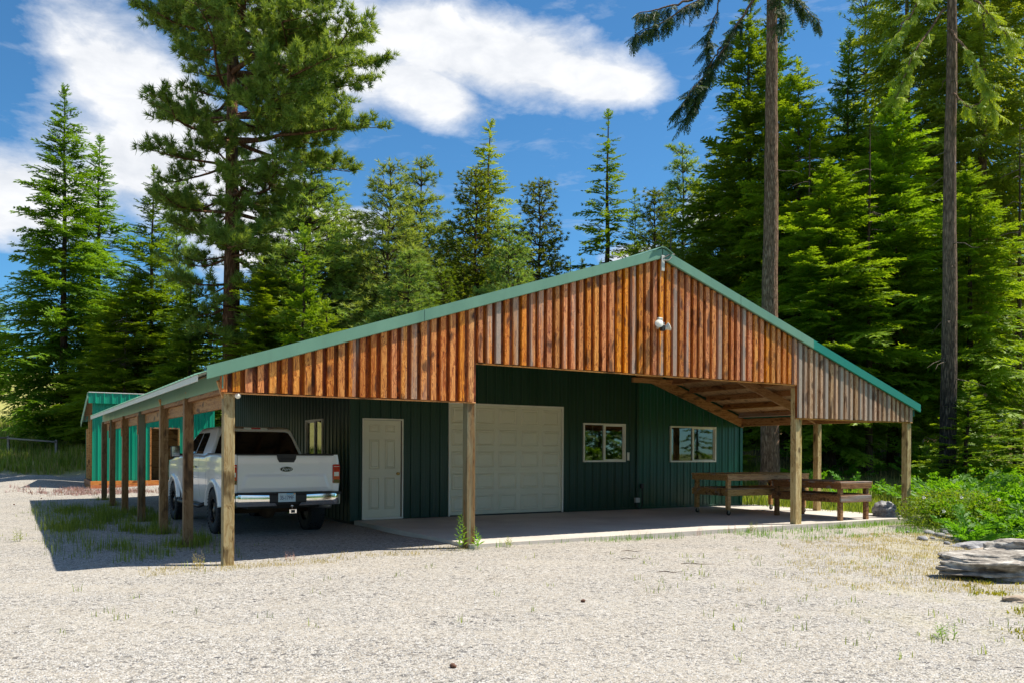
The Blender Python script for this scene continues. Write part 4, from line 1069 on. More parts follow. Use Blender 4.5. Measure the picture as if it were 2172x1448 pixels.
def make_fir(seed, H=16., Rm=2.6, z0=.05, nb=230, power=.85, up=35, dn=-18, droop=.16, hang=False, irr=.25, sparse=0.):
    rg = np.random.default_rng(seed); P, rad = trunk_path(H, H * .0075 + .02, rg); items = []; tubes = [(P, rad)]
    z = z0 * H; k = 0
    cl = rg.uniform(0, 6.28, 3)
    while z < H - .12:
        t = (z - z0 * H) / (H * (1 - z0)); L0 = Rm * (1 - t) ** power * min(1, .55 + 2.2 * t) + .12
        n = 5 if t < .9 else 4
        for q in range(n):
            if rg.random() < sparse: continue
            a = k * 2.4 + q * 2 * math.pi / n + rg.normal(0, .3)
            L = L0 * rg.uniform(1 - irr * 1.2, 1 + irr * .6) * (1 + .12 * math.sin(a * 2 + cl[0] + z * .7))
            L = max(L, .12)
            tilt = math.radians(dn + (up - dn) * t ** 1.3 + rg.normal(0, 6)); zz = z + rg.normal(0, .10)
            ctr = np.array((np.interp(zz, P[:, 2], P[:, 0]), np.interp(zz, P[:, 2], P[:, 1]), zz))
            tn = rg.uniform(-.15, .22); items.append((ctr, a, tilt, L, droop * rg.uniform(.5, 1.5), tmpl(L, rg, hang), tn))
            if L > .5:
                for s_ in ((.12, .38, .62) if L > 1.3 else (.25,)):
                    da = rg.choice((-1, 1)) * rg.uniform(.15, .7); L2 = L * rg.uniform(.42, .62) * (1.15 - s_ * .6)
                    cc = ctr + np.array((math.cos(a), math.sin(a), math.tan(tilt) - .5 * droop * s_)) * L * s_ * math.cos(tilt)
                    items.append((cc + (0, 0, rg.normal(0, .05)), a + da, tilt - math.radians(rg.uniform(-22, 30)), L2, droop, tmpl(min(L2, 1.6), rg, hang), tn + rg.uniform(-.1, .15)))
        k += 1; z += max(.13, (H * (1 - z0)) / (nb / 5.) * (1.2 - .75 * t)) * rg.uniform(.8, 1.2)
    for q in range(3): items.append((np.array((P[-1, 0], P[-1, 1], H - .35)), q * 2.1, math.radians(75), .5, 0, 10 + q, .3))
    V, T, C = place_fronds(items, TS, rg); tv, tt = np_tubes(tubes, 9)
    return (tv, tt), (V, T, C)
def bursts(pos, dr, rg, n=20, ln=.17, w=.009, spread=1.0):
    """needle tufts: n thin triangles at each position"""
    N = len(pos); D = dr[:, None, :] + rg.normal(0, spread * .62, (N, n, 3)); D = tri_norm(D)
    S = tri_norm(np.cross(D, rg.normal(0, 1, (N, n, 3)))); l = ln * rg.uniform(.7, 1.15, (N, n, 1))
    b = pos[:, None, :] + D * .02
    V = np.stack([b - S * w, b + S * w, b + D * l], 2).reshape(-1, 3); T = np.arange(len(V)).reshape(-1, 3)
    c = np.repeat(rg.uniform(.0, .7, N), n) + rg.uniform(0, .3, N * n)
    return V, T, np.clip(c, 0, 1)
def make_pine(seed, H=12., Rm=2.2, z0=.15, whorls=20, tufts=10, ln=.2, w=.011, up=35, dn=5, prof=None, nb=6, r0=None, sub=9, n=20, stub=0, power=.75):
    rg = np.random.default_rng(seed); P, rad = trunk_path(H, r0 or H * .011 + .03, rg); tubes = [(P, rad)]; pos = []; dr = []
    for k in range(whorls):
        t = (k + rg.random() * .6) / whorls; z = H * (z0 + (1 - z0) * t * .985)
        for q in range(nb):
            a = k * 1.9 + q * 6.283 / nb + rg.normal(0, .35)
            L = (prof(t, a) if prof else Rm * (1 - t) ** power * min(1, .5 + 2.5 * t)) * rg.uniform(.5, 1.15) + .2
            c0 = np.array((np.interp(z, P[:, 2], P[:, 0]), np.interp(z, P[:, 2], P[:, 1]), z))
            tilt = math.radians(dn + (up - dn) * t + rg.normal(0, 8)); m = 7; s = np.linspace(0, 1, m)
            hx = L * s * math.cos(tilt); hz = L * (s * math.sin(tilt) - .16 * s + .20 * s ** 2.5)
            az_ = a + .22 * np.cumsum(rg.normal(0, .5, m)) * s
            path = c0 + np.stack([hx * np.cos(az_), hx * np.sin(az_), hz], 1)
            tubes.append((path, np.linspace(.018 * L + .012, .008, m)))
            ns = max(2, int(sub * L / max(Rm, 1) * (1.3 if L > 2 else 1)))
            for j in range(ns):
                tt_ = .28 + .72 * (j + rg.random()) / ns; i_ = min(int(tt_ * (m - 1)), m - 2); f_ = tt_ * (m - 1) - i_
                b = path[i_] * (1 - f_) + path[i_ + 1] * f_
                sa = az_[i_] + (1 if j % 2 else -1) * rg.uniform(.35, 1.1); sl = L * .38 * (1.15 - tt_) + .28 * rg.uniform(.6, 1.2)
                e = b + np.array((math.cos(sa) * sl, math.sin(sa) * sl, sl * rg.uniform(.05, .55)))
                tubes.append((np.array([b, (b + e) / 2 + (0, 0, -.05 * sl), e]), np.array([.012, .009, .006])))
                nt_ = max(2, int(tufts * sl / .8))
                for x in np.linspace(.3, 1., nt_):
                    pp = b + (e - b) * x + rg.normal(0, .07, 3); d = tri_norm(e - b) * .8 + np.array((0, 0, .45)) + rg.normal(0, .25, 3); pos.append(pp); dr.append(d)
        # dead stubs
    for k in range(stub):
        z = H * rg.uniform(.02, z0 * 1.3); a = rg.uniform(0, 6.28); L = rg.uniform(.4, 1.6); c0 = np.array((0, 0, z))
        s = np.linspace(0, 1, 5); tubes.append((c0 + np.stack([L * s * math.cos(a), L * s * math.sin(a), -.25 * L * s ** 2 + .1 * rg.normal(0, 1) * s], 1), np.linspace(.02, .005, 5)))
    # leader
    for x in np.linspace(.96, 1.0, 5): pos.append(np.array((P[-1, 0], P[-1, 1], H * x))); dr.append(np.array((0, 0, 1.)))
    V, T, C = bursts(np.array(pos), tri_norm(np.array(dr)), rg, n, ln, w); tv, tt = np_tubes(tubes, 5)
    return (tv, tt), (V, T, C)
KIND = {}
def reg(key, gen, crown_m, bark_m):
    (tv, tt), (V, T, C) = gen
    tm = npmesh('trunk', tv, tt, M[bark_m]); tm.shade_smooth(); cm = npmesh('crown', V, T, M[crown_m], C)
    w = np.percentile(np.abs(V[:, 0]), 98); KIND[key] = (tm, cm, float(V[:, 2].max()), float(w))
reg('fir1', make_fir(21, 17, 3.3, .03, 250), 'fir', 'bark')
reg('fir2', make_fir(22, 16, 2.5, .05, 220, .8, irr=.38, dn=-12), 'fir', 'bark')
reg('fir3', make_fir(23, 20, 3.4, .10, 250, .7, irr=.42, dn=-26, droop=.24), 'firb', 'bark')
reg('firs', make_fir(24, 15, 1.9, .08, 150, .8, irr=.35, sparse=.15), 'fir', 'bark')
reg('firy', make_fir(25, 6, 1.7, .03, 100, .9, dn=-5, droop=.12), 'firb', 'bark')
reg('larch', make_fir(26, 17, 1.9, .12, 150, .75, up=25, dn=-14, hang=True, irr=.4), 'larch', 'barkl')
reg('larch2', make_fir(27, 24, 3.4, .22, 210, .55, up=25, dn=-10, hang=True, irr=.45, droop=.2), 'larch', 'barkl')
reg('pine1', make_pine(31, 12, 2.1, .10, 24, 8, sub=10, n=15, w=.014, r0=.10, up=48, dn=12), 'pineb', 'bark')
reg('pine2', make_pine(32, 13, 1.6, .12, 24, 8, sub=10, n=15, w=.014, r0=.10, up=50, dn=10), 'pineb', 'bark')
reg('lodge', make_pine(33, 13, 2.0, .06, 30, 8, ln=.14, w=.018, sub=10, n=13, r0=.10, up=55, dn=18), 'lodge', 'bark')
reg('pinet', make_pine(34, 20, 2.6, .3, 20, 7, sub=9, n=16, w=.013, r0=.15, up=35, dn=-5, stub=30), 'pine', 'bark')
def tree(name, kind, x, y, H, Wd=None, rz=None, label='', group=None, cat='tree', bark_ov=None):
    tm, cm, h, w = KIND[kind]; z = g(x, y); s = H / h; sw = (Wd / 2 / w) if Wd else s
    e = empty(name, (x, y, z - .05), random.uniform(0, 6.28) if rz is None else rz, label, cat, group); e.scale = (sw, sw, s)
    for n_, me in (('trunk', tm), ('crown', cm)): link(bpy.data.objects.new(n_, me), e)
    return e
def tree_px(name, kind, px_, py, Z, wpx, label, group=None):
    X, _, top = pix(px_, py, Z); H = top - g(X, Z); tree(name, kind, X, Z, H, wpx / 1761.2 * Z, None, label, group)
GB = 'conifers behind the barn'; GR = 'conifers of the forest on the right'; GLF = 'conifers behind the teal shed'
LIST = [
 ('fir_tree', 'fir3', 585, 500, 46, 200, 'fir deep behind the big pine trunk, right side', GB),
 ('pine_tree', 'pine1', 700, 420, 48, 230, 'pine filling the gap between the bushy bright pine and the pointed pines', GB),
 ('fir_tree', 'fir1', 780, 500, 47, 190, 'dark fir low behind the short bright pine', GB),
 ('pine_tree', 'pine1', 840, 430, 50, 190, 'pine close behind the two pointed bright pines', GB),
 ('lodgepole_pine', 'lodge', 905, 500, 50, 190, 'olive pine behind the dark shadowed pine', GB),
 ('fir_tree', 'fir3', 985, 520, 48, 200, 'fir low between the dark pine and the larch pair', GB),
 ('lodgepole_pine', 'lodge', 1060, 520, 50, 190, 'olive pine low behind the soft young pine', GB),
 ('fir_tree', 'fir1', 1180, 590, 50, 150, 'dark fir low right of the lone rounded pine', GB),
 ('fir_tree', 'fir3', 1320, 560, 47, 150, 'fir low at the roof line under the tall slim fir', GB),
 ('lodgepole_pine', 'lodge', 1430, 520, 47, 150, 'olive pine low behind the small conical pine', GB),
 ('fir_tree', 'fir3', 1530, 300, 43, 220, 'bright fir at the left flank of the big dark fir', GB),
 ('fir_tree', 'fir2', -8, 600, 80, 95, 'distant fir cut by the left frame edge on the sunny meadow', GLF),
 ('spruce_tree', 'fir1', 145, 182, 52, 250, 'tall broad dark spruce at the left edge beside the meadow', GLF),
 ('fir_tree', 'fir2', 215, 285, 57, 210, 'narrow spruce close behind the right side of the tall broad spruce', GLF),
 ('fir_tree', 'fir2', 325, 348, 46, 190, 'pointed fir standing free between the spruces and the big pine', GLF),
 ('pine_tree', 'pine2', 375, 370, 50, 110, 'slim young pine with upright candles just left of the big pine', GLF),
 ('fir_tree', 'fir3', 290, 560, 46, 240, 'low bushy bright fir right above the shed roof', GLF),
 ('fir_tree', 'fir1', 400, 600, 40, 220, 'low dark fir filling the gap left of the big pine trunk', GLF),
 ('fir_tree', 'fir1', 235, 640, 50, 190, 'dark low fir directly behind the left end of the shed', GLF),
 ('pine_tree', 'pine1', 655, 330, 40, 290, 'bushy bright pine partly hidden right behind the big pine', GB),
 ('pine_tree', 'pine2', 745, 440, 42, 190, 'shorter bright pine under the long right limb of the big pine', GB),
 ('fir_tree', 'firy', 640, 470, 36, 210, 'vivid yellow-green young fir just right of the big pine trunk', GB),
 ('fir_tree', 'firy', 690, 630, 33, 240, 'vivid green low fir just above the left roof slope', GB),
 ('fir_tree', 'fir3', 560, 560, 38, 220, 'dark green fir behind the big pine trunk low down', GB),
 ('pine_tree', 'pine1', 817, 335, 40, 225, 'bright long-needled pine, first pointed top right of the big pine', GB),
 ('pine_tree', 'pine2', 893, 326, 46, 185, 'taller bright pine, second pointed top right of the big pine', GB),
 ('pine_tree', 'pine1', 862, 520, 36, 210, 'lower soft bright pine in front of the two pointed pines', GB),
 ('pine_tree', 'lodge', 950, 470, 46, 150, 'dark shadowed pine left of the larch pair', GB),
 ('larch_tree', 'larch', 1030, 252, 50, 185, 'feathery blue-green larch top, tallest in the middle of the picture', GB),
 ('lodgepole_pine', 'lodge', 1013, 348, 43, 215, 'dense yellow-green pine in front of the feathery larch', GB),
 ('lodgepole_pine', 'lodge', 940, 560, 40, 150, 'short dark yellow-green pine at the roof line left of the larch', GB),
 ('pine_tree', 'pine1', 1078, 455, 37, 170, 'soft bright young pine right in front of the larch pair', GB),
 ('lodgepole_pine', 'lodge', 1148, 372, 44, 200, 'rounded olive pine standing alone against the blue sky', GB),
 ('pine_tree', 'lodge', 1105, 560, 38, 100, 'small olive pine low beside the roof under the rounded pine', GB),
 ('fir_tree', 'firs', 1290, 232, 44, 185, 'tall slim open fir left of the roof apex', GB),
 ('fir_tree', 'fir2', 1345, 396, 50, 110, 'short pointed fir right behind the tall slim fir', GB),
 ('lodgepole_pine', 'lodge', 1392, 392, 41, 170, 'small yellow-green conical pine just above the roof apex', GB),
 ('pine_tree', 'pine2', 1448, 298, 48, 165, 'grey-green pine right of the roof apex, against the sky', GB),
 ('fir_tree', 'fir2', 1235, 545, 46, 120, 'lowest fir tip at the roof line left of the tall slim fir', GB),
 ('fir_tree', 'fir1', 1490, 500, 46, 150, 'dark fir at the right forest edge below the grey-green pine', GB),
 ('fir_tree', 'fir1', 1590, -20, 38, 330, 'big dark fir forming the left edge of the right-hand forest', GR),
 ('fir_tree', 'fir3', 1690, 120, 35, 260, 'bright layered fir just right of the thick reddish trunk', GR),
 ('fir_tree', 'fir2', 1650, -60, 46, 230, 'tall fir rising past the top of the frame behind the thick trunk', GR),
 ('fir_tree', 'fir2', 1805, 60, 36, 230, 'pale-tipped pointed fir midway between the two big bare trunks', GR),
 ('pine_tree', 'pinet', 1838, -90, 46, 240, 'tall airy pine rising past the frame above the pale-tipped fir', GR),
 ('fir_tree', 'fir3', 1765, 330, 30.5, 300, 'nearer fir with long drooping sunlit sprays above the right roof slope', GR),
 ('fir_tree', 'fir3', 1900, 180, 32, 280, 'large layered fir left of the slender right-hand trunk', GR),
 ('larch_tree', 'larch2', 1925, -300, 38, 300, 'yellow-green larch filling the top right left of the slender trunk', GR),
 ('larch_tree', 'larch2', 2090, -330, 36, 380, 'yellow-green larch in the top right corner', GR),
 ('fir_tree', 'fir3', 2055, 330, 30, 230, 'bright layered fir just right of the slender trunk', GR),
 ('pine_tree', 'pinet', 2150, 20, 40, 330, 'airy pine with bare lower limbs at the right frame edge', GR),
 ('fir_tree', 'fir2', 2130, 420, 44, 210, 'dark fir deep in the wood at the right frame edge', GR),
 ('fir_tree', 'fir1', 1600, 400, 50, 260, 'dark fir deep behind the thick reddish trunk', GR),
 ('fir_tree', 'fir1', 1740, 300, 52, 300, 'dark fir deep in the wood behind the sunlit sprays', GR),
 ('fir_tree', 'fir1', 1860, 260, 54, 300, 'dark fir deep in the wood behind the layered fir', GR),
 ('fir_tree', 'fir1', 2000, 240, 52, 320, 'dark fir deep in the wood behind the slender trunk', GR),
 ('fir_tree', 'firy', 2052, 800, 24.5, 200, 'young bright green fir beside the foot of the slender trunk', GR),
 ('fir_tree', 'firy', 1545, 830, 31, 130, 'small fir in shade just right of the end of the green wall', GR),
 ('fir_tree', 'firy', 1765, 800, 34, 170, 'small sunlit fir seen under the right eave between the posts', GR),
 ('fir_tree', 'firy', 2150, 880, 27, 150, 'small fir at the right frame edge above the ferns', GR),
]
for t in LIST: tree_px(t[0], t[1], *t[2:6], t[6], t[7])
# thin shaded stems inside the right-hand wood
random.seed(21)
def bare_trunk(name, x, y, H, r, bm_, label, group=None, cat='tree', n=16, seed=1, stubs=14, crown=None):
    rg = np.random.default_rng(seed); z0 = g(x, y)
    z = np.concatenate([[-.5, 0, .25, .7], np.linspace(1.5, H, 22)]); P = np.stack([np.cumsum(rg.normal(0, .012, len(z))), np.cumsum(rg.normal(0, .012, len(z))), z], 1)
    rad = r * (1 - (.62 if H > 15 else .93) * np.clip(z, 0, H) / H); rad[0] *= 1.5; rad[1] *= 1.28; rad[2] *= 1.14
    tubes = []
    for k in range(stubs):
        zz = rg.uniform(3, H); a = rg.uniform(0, 6.28); L = rg.uniform(.2, 1.1); s = np.linspace(0, 1, 5)
        tubes.append((np.array((0, 0, zz)) + np.stack([L * s * math.cos(a), L * s * math.sin(a), -.3 * L * s ** 2], 1) + rg.normal(0, .02, (5, 3)), np.linspace(.022, .006, 5)))
    tv, tt = np_tubes([(P, rad)], n); e = empty(name, (x, y, z0), 0, label, cat, group)
    tm = npmesh('trunk', tv, tt, M[bm_]); tm.shade_smooth(); link(bpy.data.objects.new('trunk', tm), e)
    if tubes:
        sv, st = np_tubes(tubes, 5); o = link(bpy.data.objects.new('dead_branches', npmesh('dead_branches', sv, st, M['twig'])), e); o['kind'] = 'stuff'
    return e
# the thick reddish larch trunk and its hanging limbs
def limbs(parent, spec, mat_n, seed, fl=.55, dens=9):
    rg = np.random.default_rng(seed); tubes = []; items = []
    for pts, r in spec:
        P = np.array(pts, float); n = 14; t = np.linspace(0, len(P) - 1, n); Q = np.stack([np.interp(t, np.arange(len(P)), P[:, k]) for k in range(3)], 1)
        Q[1:-1] = (Q[:-2] + Q[1:-1] * 2 + Q[2:]) / 4 + rg.normal(0, .025, (n - 2, 3)); tubes.append((Q, np.linspace(r, .012, n)))
        Ls = np.linalg.norm(np.diff(Q, axis=0), axis=1).sum(); N = int(Ls * dens)
        for j in range(N):
            s = rg.uniform(.25, 1) * (n - 1.001); i = int(s); f = s - i; b = Q[i] * (1 - f) + Q[i + 1] * f
            d = Q[i + 1] - Q[i]; a = math.atan2(d[1], d[0]) + rg.choice((-1, 1)) * rg.uniform(.3, 1.5)
            L = fl * rg.uniform(.6, 1.5)
            items.append((b, a, math.radians(rg.uniform(-85, -15)), L, .15, 14 + int(rg.integers(5)), rg.uniform(-.1, .15)))
    V, T, C = place_fronds(items, TS, rg); link(bpy.data.objects.new('crown', npmesh('crown', V, T, M[mat_n], C)), parent)
    tv, tt = np_tubes(tubes, 6); link(bpy.data.objects.new('limb', npmesh('limb', tv, tt, M['barkl'])), parent)
X1, Y1, _ = pix(1632, 1010, 27.5)
t1 = bare_trunk('larch_tree', X1, Y1, 21, .315, 'barkl', 'thick straight reddish trunk beside the right roof slope, dark boughs hanging top left', None, seed=4, stubs=10)
zb = g(X1, Y1)
def P1(px_, py, dy=0.): a, b, h = pix(px_, py, Y1 + dy); return (a - X1, dy, h - zb)
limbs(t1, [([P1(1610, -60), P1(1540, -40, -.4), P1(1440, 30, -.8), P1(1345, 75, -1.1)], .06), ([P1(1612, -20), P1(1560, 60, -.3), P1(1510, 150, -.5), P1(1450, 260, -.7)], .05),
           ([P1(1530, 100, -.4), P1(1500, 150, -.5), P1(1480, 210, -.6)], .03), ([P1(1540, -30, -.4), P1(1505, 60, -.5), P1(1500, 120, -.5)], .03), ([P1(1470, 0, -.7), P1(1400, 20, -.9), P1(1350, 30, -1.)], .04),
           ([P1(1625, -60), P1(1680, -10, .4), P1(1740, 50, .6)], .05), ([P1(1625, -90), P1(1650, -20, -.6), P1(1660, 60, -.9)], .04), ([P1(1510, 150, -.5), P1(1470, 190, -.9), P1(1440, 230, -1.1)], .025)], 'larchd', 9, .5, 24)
X2, Y2, _ = pix(2009, 1058, 24.7)
t2 = bare_trunk('larch_tree', X2, Y2, 19, .25, 'barkb', 'slender straight trunk with scorched black foot at the edge of the ferns', None, seed=6, stubs=16)
X1b = X1; X1, Y1, zb = X2, Y2, g(X2, Y2)
limbs(t2, [([P1(2010, -40), P1(2080, 10, -.5), P1(2150, 90, -.8)], .05), ([P1(2005, -60), P1(1950, 0, -.4), P1(1890, 90, -.7)], .05), ([P1(2012, 190), P1(2060, 230, -.5), P1(2100, 200, -.8)], .035), ([P1(2010, 60), P1(2070, 130, -.6), P1(2110, 240, -.9)], .04), ([P1(2003, 20), P1(1940, 110, -.5), P1(1900, 210, -.8)], .04)], 'larch', 12, .5, 18)
ST = [(1846, 30, .14, 'dark stem seen under the right eave, left of the far corner post'), (1716, 33, .15, 'dark stem seen through the gap left of the rear right post'), (1668, 36, .18, 'stem close right of the thick reddish trunk, in deep shade'),
      (1780, 40, .13, 'thin shaded stem deep under the right eave'), (2160, 30, .13, 'dark stem at the right frame edge above the ferns'), (2085, 36, .13, 'thin shaded stem right of the slender trunk'), (1960, 40, .14, 'thin shaded stem just left of the slender trunk'),
      (1890, 44, .15, 'shaded stem far back between the eave and the slender trunk'), (2125, 46, .14, 'far shaded stem near the right frame edge'), (262, 44, .06, 'thin bare dead stem between the spruces and the free-standing fir')]
for i, (px_, Z, r, lb) in enumerate(ST):
    X = pix(px_, 900, Z)[0]; bare_trunk('bare_tree', X, Z, 13 if r > .1 else 8.5, r, 'bark' if r > .1 else 'twig', lb, 'bare stems in the wood', seed=40 + i, n=9, stubs=26)
# the big pine
def pprof(t, a):
    s = math.cos(a)            # +1 = right of picture
    Rr = np.interp(t, [0, .15, .3, .42, .55, .7, .85, 1], [2.2, 3.2, 4.6, 6.2, 6.0, 4.4, 3.6, 2.0]); Rl = np.interp(t, [0, .15, .3, .42, .55, .7, .85, 1], [1.5, 2.2, 2.0, 2.0, 3.0, 4.4, 4.6, 2.2])
    return (Rr * (1 + s) + Rl * (1 - s)) / 2
(tv, tt), (V, T, C) = make_pine(77, 25, 3.6, .20, 24, 13, ln=.24, w=.015, up=24, dn=-14, prof=pprof, nb=6, r0=.40, sub=11, n=20, stub=26)
X, Y, _ = pix(489, 780, 40)
bp = empty('ponderosa_pine', (X, Y, g(X, Y)), 0, 'huge pine with long needle tufts and thick trunk rising left of the barn', 'tree')
tm = npmesh('trunk', tv, tt, M['barkp']); tm.shade_smooth(); link(bpy.data.objects.new('trunk', tm), bp); link(bpy.data.objects.new('crown', npmesh('crown', V, T, M['pine'], C)), bp)
bp.scale = (1.33, 1.33, 1.36); bp['label'] = 'huge long-needled pine with thick brown trunk rising behind the left roof slope'
# far wood closing the view behind everything
def forest_mass():
    rg = np.random.default_rng(91); items = []; tubes = []
    temps = TEMP['tiny']
    spots = []
    for i in range(170):
        Z = rg.uniform(58, 85); pxx = rg.uniform(-60, 2260); X = (pxx - 1086) / 1761 * Z
        if pxx < 300: continue
        H = rg.uniform(9, 14) if pxx > 1480 else rg.uniform(8, 11)
        spots.append((X, Z, H))
    for i in range(150):   # the same wood goes on behind and beside the camera
        a = rg.uniform(R(80), R(262)); d = rg.uniform(34, 60); spots.append((math.sin(a) * d, math.cos(a) * d, rg.uniform(8, 13)))
    for X, Z, H in spots:
        z0 = g(X, Z); tubes.append((np.array([(X, Z, z0 - .3), (X, Z, z0 + H)]), np.array([.16, .02])))
        for k in range(int(H * 6)):
            t = k / (H * 6); a = k * 2.4; L = (.14 + .16 * rg.random()) * H * (1 - t) ** .8 + .3
            items.append((np.array((X, Z, z0 + H * (.04 + .96 * t))), a, math.radians(-15 + 50 * t), L, .2, int(rg.integers(4)), rg.uniform(-.1, .25)))
    V, T, C = place_fronds(items, temps, rg); tag(link(bpy.data.objects.new('distant_forest', npmesh('distant_forest', V, T, M['fir'], C))), 'dark mass of distant conifers closing the view behind the nearer trees', kind='stuff')
    tv, tt = np_tubes(tubes, 5); tag(link(bpy.data.objects.new('distant_trunks', npmesh('distant_trunks', tv, tt, M['bark']))), 'trunks of the distant conifer wood', kind='stuff')
forest_mass()

# ------------------------------------------------------------------ low plants
def blades(name, pts, hmin, hmax, w, m_, per, label, seed, lean=.35, rad=.06):
    """tufts of thin curved blades"""
    rg = np.random.default_rng(seed); pts = np.asarray(pts); N = len(pts); n = N * per
    b = np.repeat(pts, per, 0) + rg.normal(0, rad, (n, 2)); z = gh(b[:, 0], b[:, 1])
    sc = np.repeat(rg.uniform(.6, 1.1, N), per); h = rg.uniform(hmin, hmax, n) * sc
    a = rg.uniform(0, 6.283, n); s = np.stack([-np.sin(a), np.cos(a)], 1) * w; d = np.stack([np.cos(a), np.sin(a)], 1) * (rg.uniform(.05, 1, n) * lean * h)[:, None]
    base = np.concatenate([b, z[:, None] - .01], 1); mid = np.concatenate([b + d * .35, (z + h * .6)[:, None]], 1); tip = np.concatenate([b + d, (z + h)[:, None]], 1)
    s3 = np.concatenate([s, np.zeros((n, 1))], 1)
    V = np.stack([base - s3, base + s3, mid + s3 * .7, mid - s3 * .7, tip], 1).reshape(-1, 3); k = np.arange(n)[:, None] * 5
    T = np.concatenate([k + (0, 1, 2), k + (0, 2, 3), k + (3, 2, 4)]); c = np.clip(rg.uniform(0, 1, n), 0, 1)
    tag(link(bpy.data.objects.new(name, npmesh(name, V, T, M[m_], np.concatenate([c, c, c])))), label, kind='stuff')
rg = np.random.default_rng(8)
def uvpts(n, u0, u1, v0, v1, clump=0):
    u = rg.uniform(u0, u1, n); v = rg.uniform(v0, v1, n)
    if clump:
        cu = rg.uniform(u0, u1, clump); cv = rg.uniform(v0, v1, clump); k = rg.integers(0, clump, n); u = cu[k] + rg.normal(0, (u1 - u0) * .05, n); v = cv[k] + rg.normal(0, (v1 - v0) * .035, n)
    return np.stack([BX + SN * u - CS * v, BY + CS * u + SN * v], 1)
blades('shade_grass', np.concatenate([uvpts(900, -1.7, .4, 2.2, 13, 34), uvpts(160, -1.9, -1.2, 1.5, 14), uvpts(60, -1.2, .4, .8, 3)]), .06, .26, .004, 'grass', 7, 'green grass tufts growing through shaded gravel beside the eave posts', 1)
blades('slab_edge_weeds', np.concatenate([uvpts(60, 4, 15.5, -.25, -.08), uvpts(200, 5.5, 15.5, -.45, -.1, 16), uvpts(380, 9, 15.5, -1.8, -.1, 50)]), .015, .15, .004, 'fern', 5, 'sparse green weeds along the front edge of the slab', 2)
pts = np.stack([rg.uniform(2.5, 9.5, 4200), rg.uniform(9.0, 17.5, 4200)], 1); ed_ = pts[:, 0] - np.interp(pts[:, 1], [6, 18], [6.2, 9.8]); pts = pts[(ed_ > -3.4 + rg.normal(0, .7, len(pts))) & (ed_ < .3) & (pts[:, 1] - .52 * pts[:, 0] < 12.0)]
blades('dry_grass', np.concatenate([pts, uvpts(120, -1., 1.6, -.5, .15), uvpts(60, 1.5, 4, -.4, .4)]), .012, .055, .003, 'straw', 11, 'dry straw-coloured grass thinly covering the gravel at the right', 3)
pts = np.stack([rg.uniform(4.2, 8, 1500), rg.uniform(5.2, 10.2, 1500)], 1); ed_ = pts[:, 0] - np.interp(pts[:, 1], [5, 10], [4.4, 6.3]); cc = np.sin(pts[:, 0] * 5.1 + 1) * np.sin(pts[:, 1] * 4.3) ; pts = pts[(np.abs(ed_) < .9) & (cc > .15)]
blades('yellow_ground_cover', pts, .01, .045, .007, 'sedum', 16, 'low yellow-green creeping plants at the gravel edge by the layered rock', 4, .8, .05)
pts = np.stack([rg.uniform(-26, -12, 2600), rg.uniform(36, 55, 2600)], 1); pts2 = np.stack([rg.uniform(-40, -14, 5200), rg.uniform(41, 64, 5200)], 1)
pts2 = pts2[(pts2[:, 1] > 42 + .35 * (pts2[:, 0] + 26) * (pts2[:, 0] > -26))]
blades('bank_grass', pts2, .25, .8, .018, 'grass', 7, 'tall green grass on the shaded bank at the left', 5, .4, .25)
blades('bank_dry_grass', pts2[::3] + .1, .3, .8, .016, 'straw', 6, 'dry seed-headed grass among the green bank grass at the left', 6, .4, .25)
pts = uvpts(2600, 14.9, 22, 1.2, 17); pts = pts[pts[:, 1] > 16.5]
blades('lawn_grass', pts, .10, .34, .010, 'grass', 9, 'sunlit green grass beyond the right end of the slab', 7, .5, .14)
pts = np.stack([rg.uniform(7, 30, 1500), rg.uniform(25, 44, 1500)], 1)
blades('forest_floor_grass', pts, .1, .4, .012, 'straw', 6, 'thin dry grass on the forest floor', 8, .5, .2)
pts = np.stack([rg.normal(-13.6, 1.1, 200), rg.normal(27.6, .7, 200)], 1)
blades('purple_weeds', pts, .03, .16, .008, 'heather', 14, 'low purple flowering weeds on the gravel before the shed', 9, .7, .07)
blades('gravel_weeds', np.concatenate([np.stack([rg.uniform(-13, -5.5, 90), rg.uniform(11, 24, 90)], 1), np.stack([rg.uniform(-5, 6, 60), rg.uniform(6, 14, 60)], 1), np.stack([rg.uniform(1.5, 6, 90), rg.uniform(6, 12, 90)], 1)]), .02, .10, .004, 'grass', 5, 'scattered small weeds in the open gravel', 10, .6, .04)
blades('post_foot_grass', np.concatenate([uvpts(26, -.25, .25, v_ - .15, v_ + .2) for v_ in (2.49, 4.85, 7.71, 10.56, 13.34, 15.5)]), .05, .22, .004, 'grass', 6, 'grass tufts round the feet of the eave posts', 31)
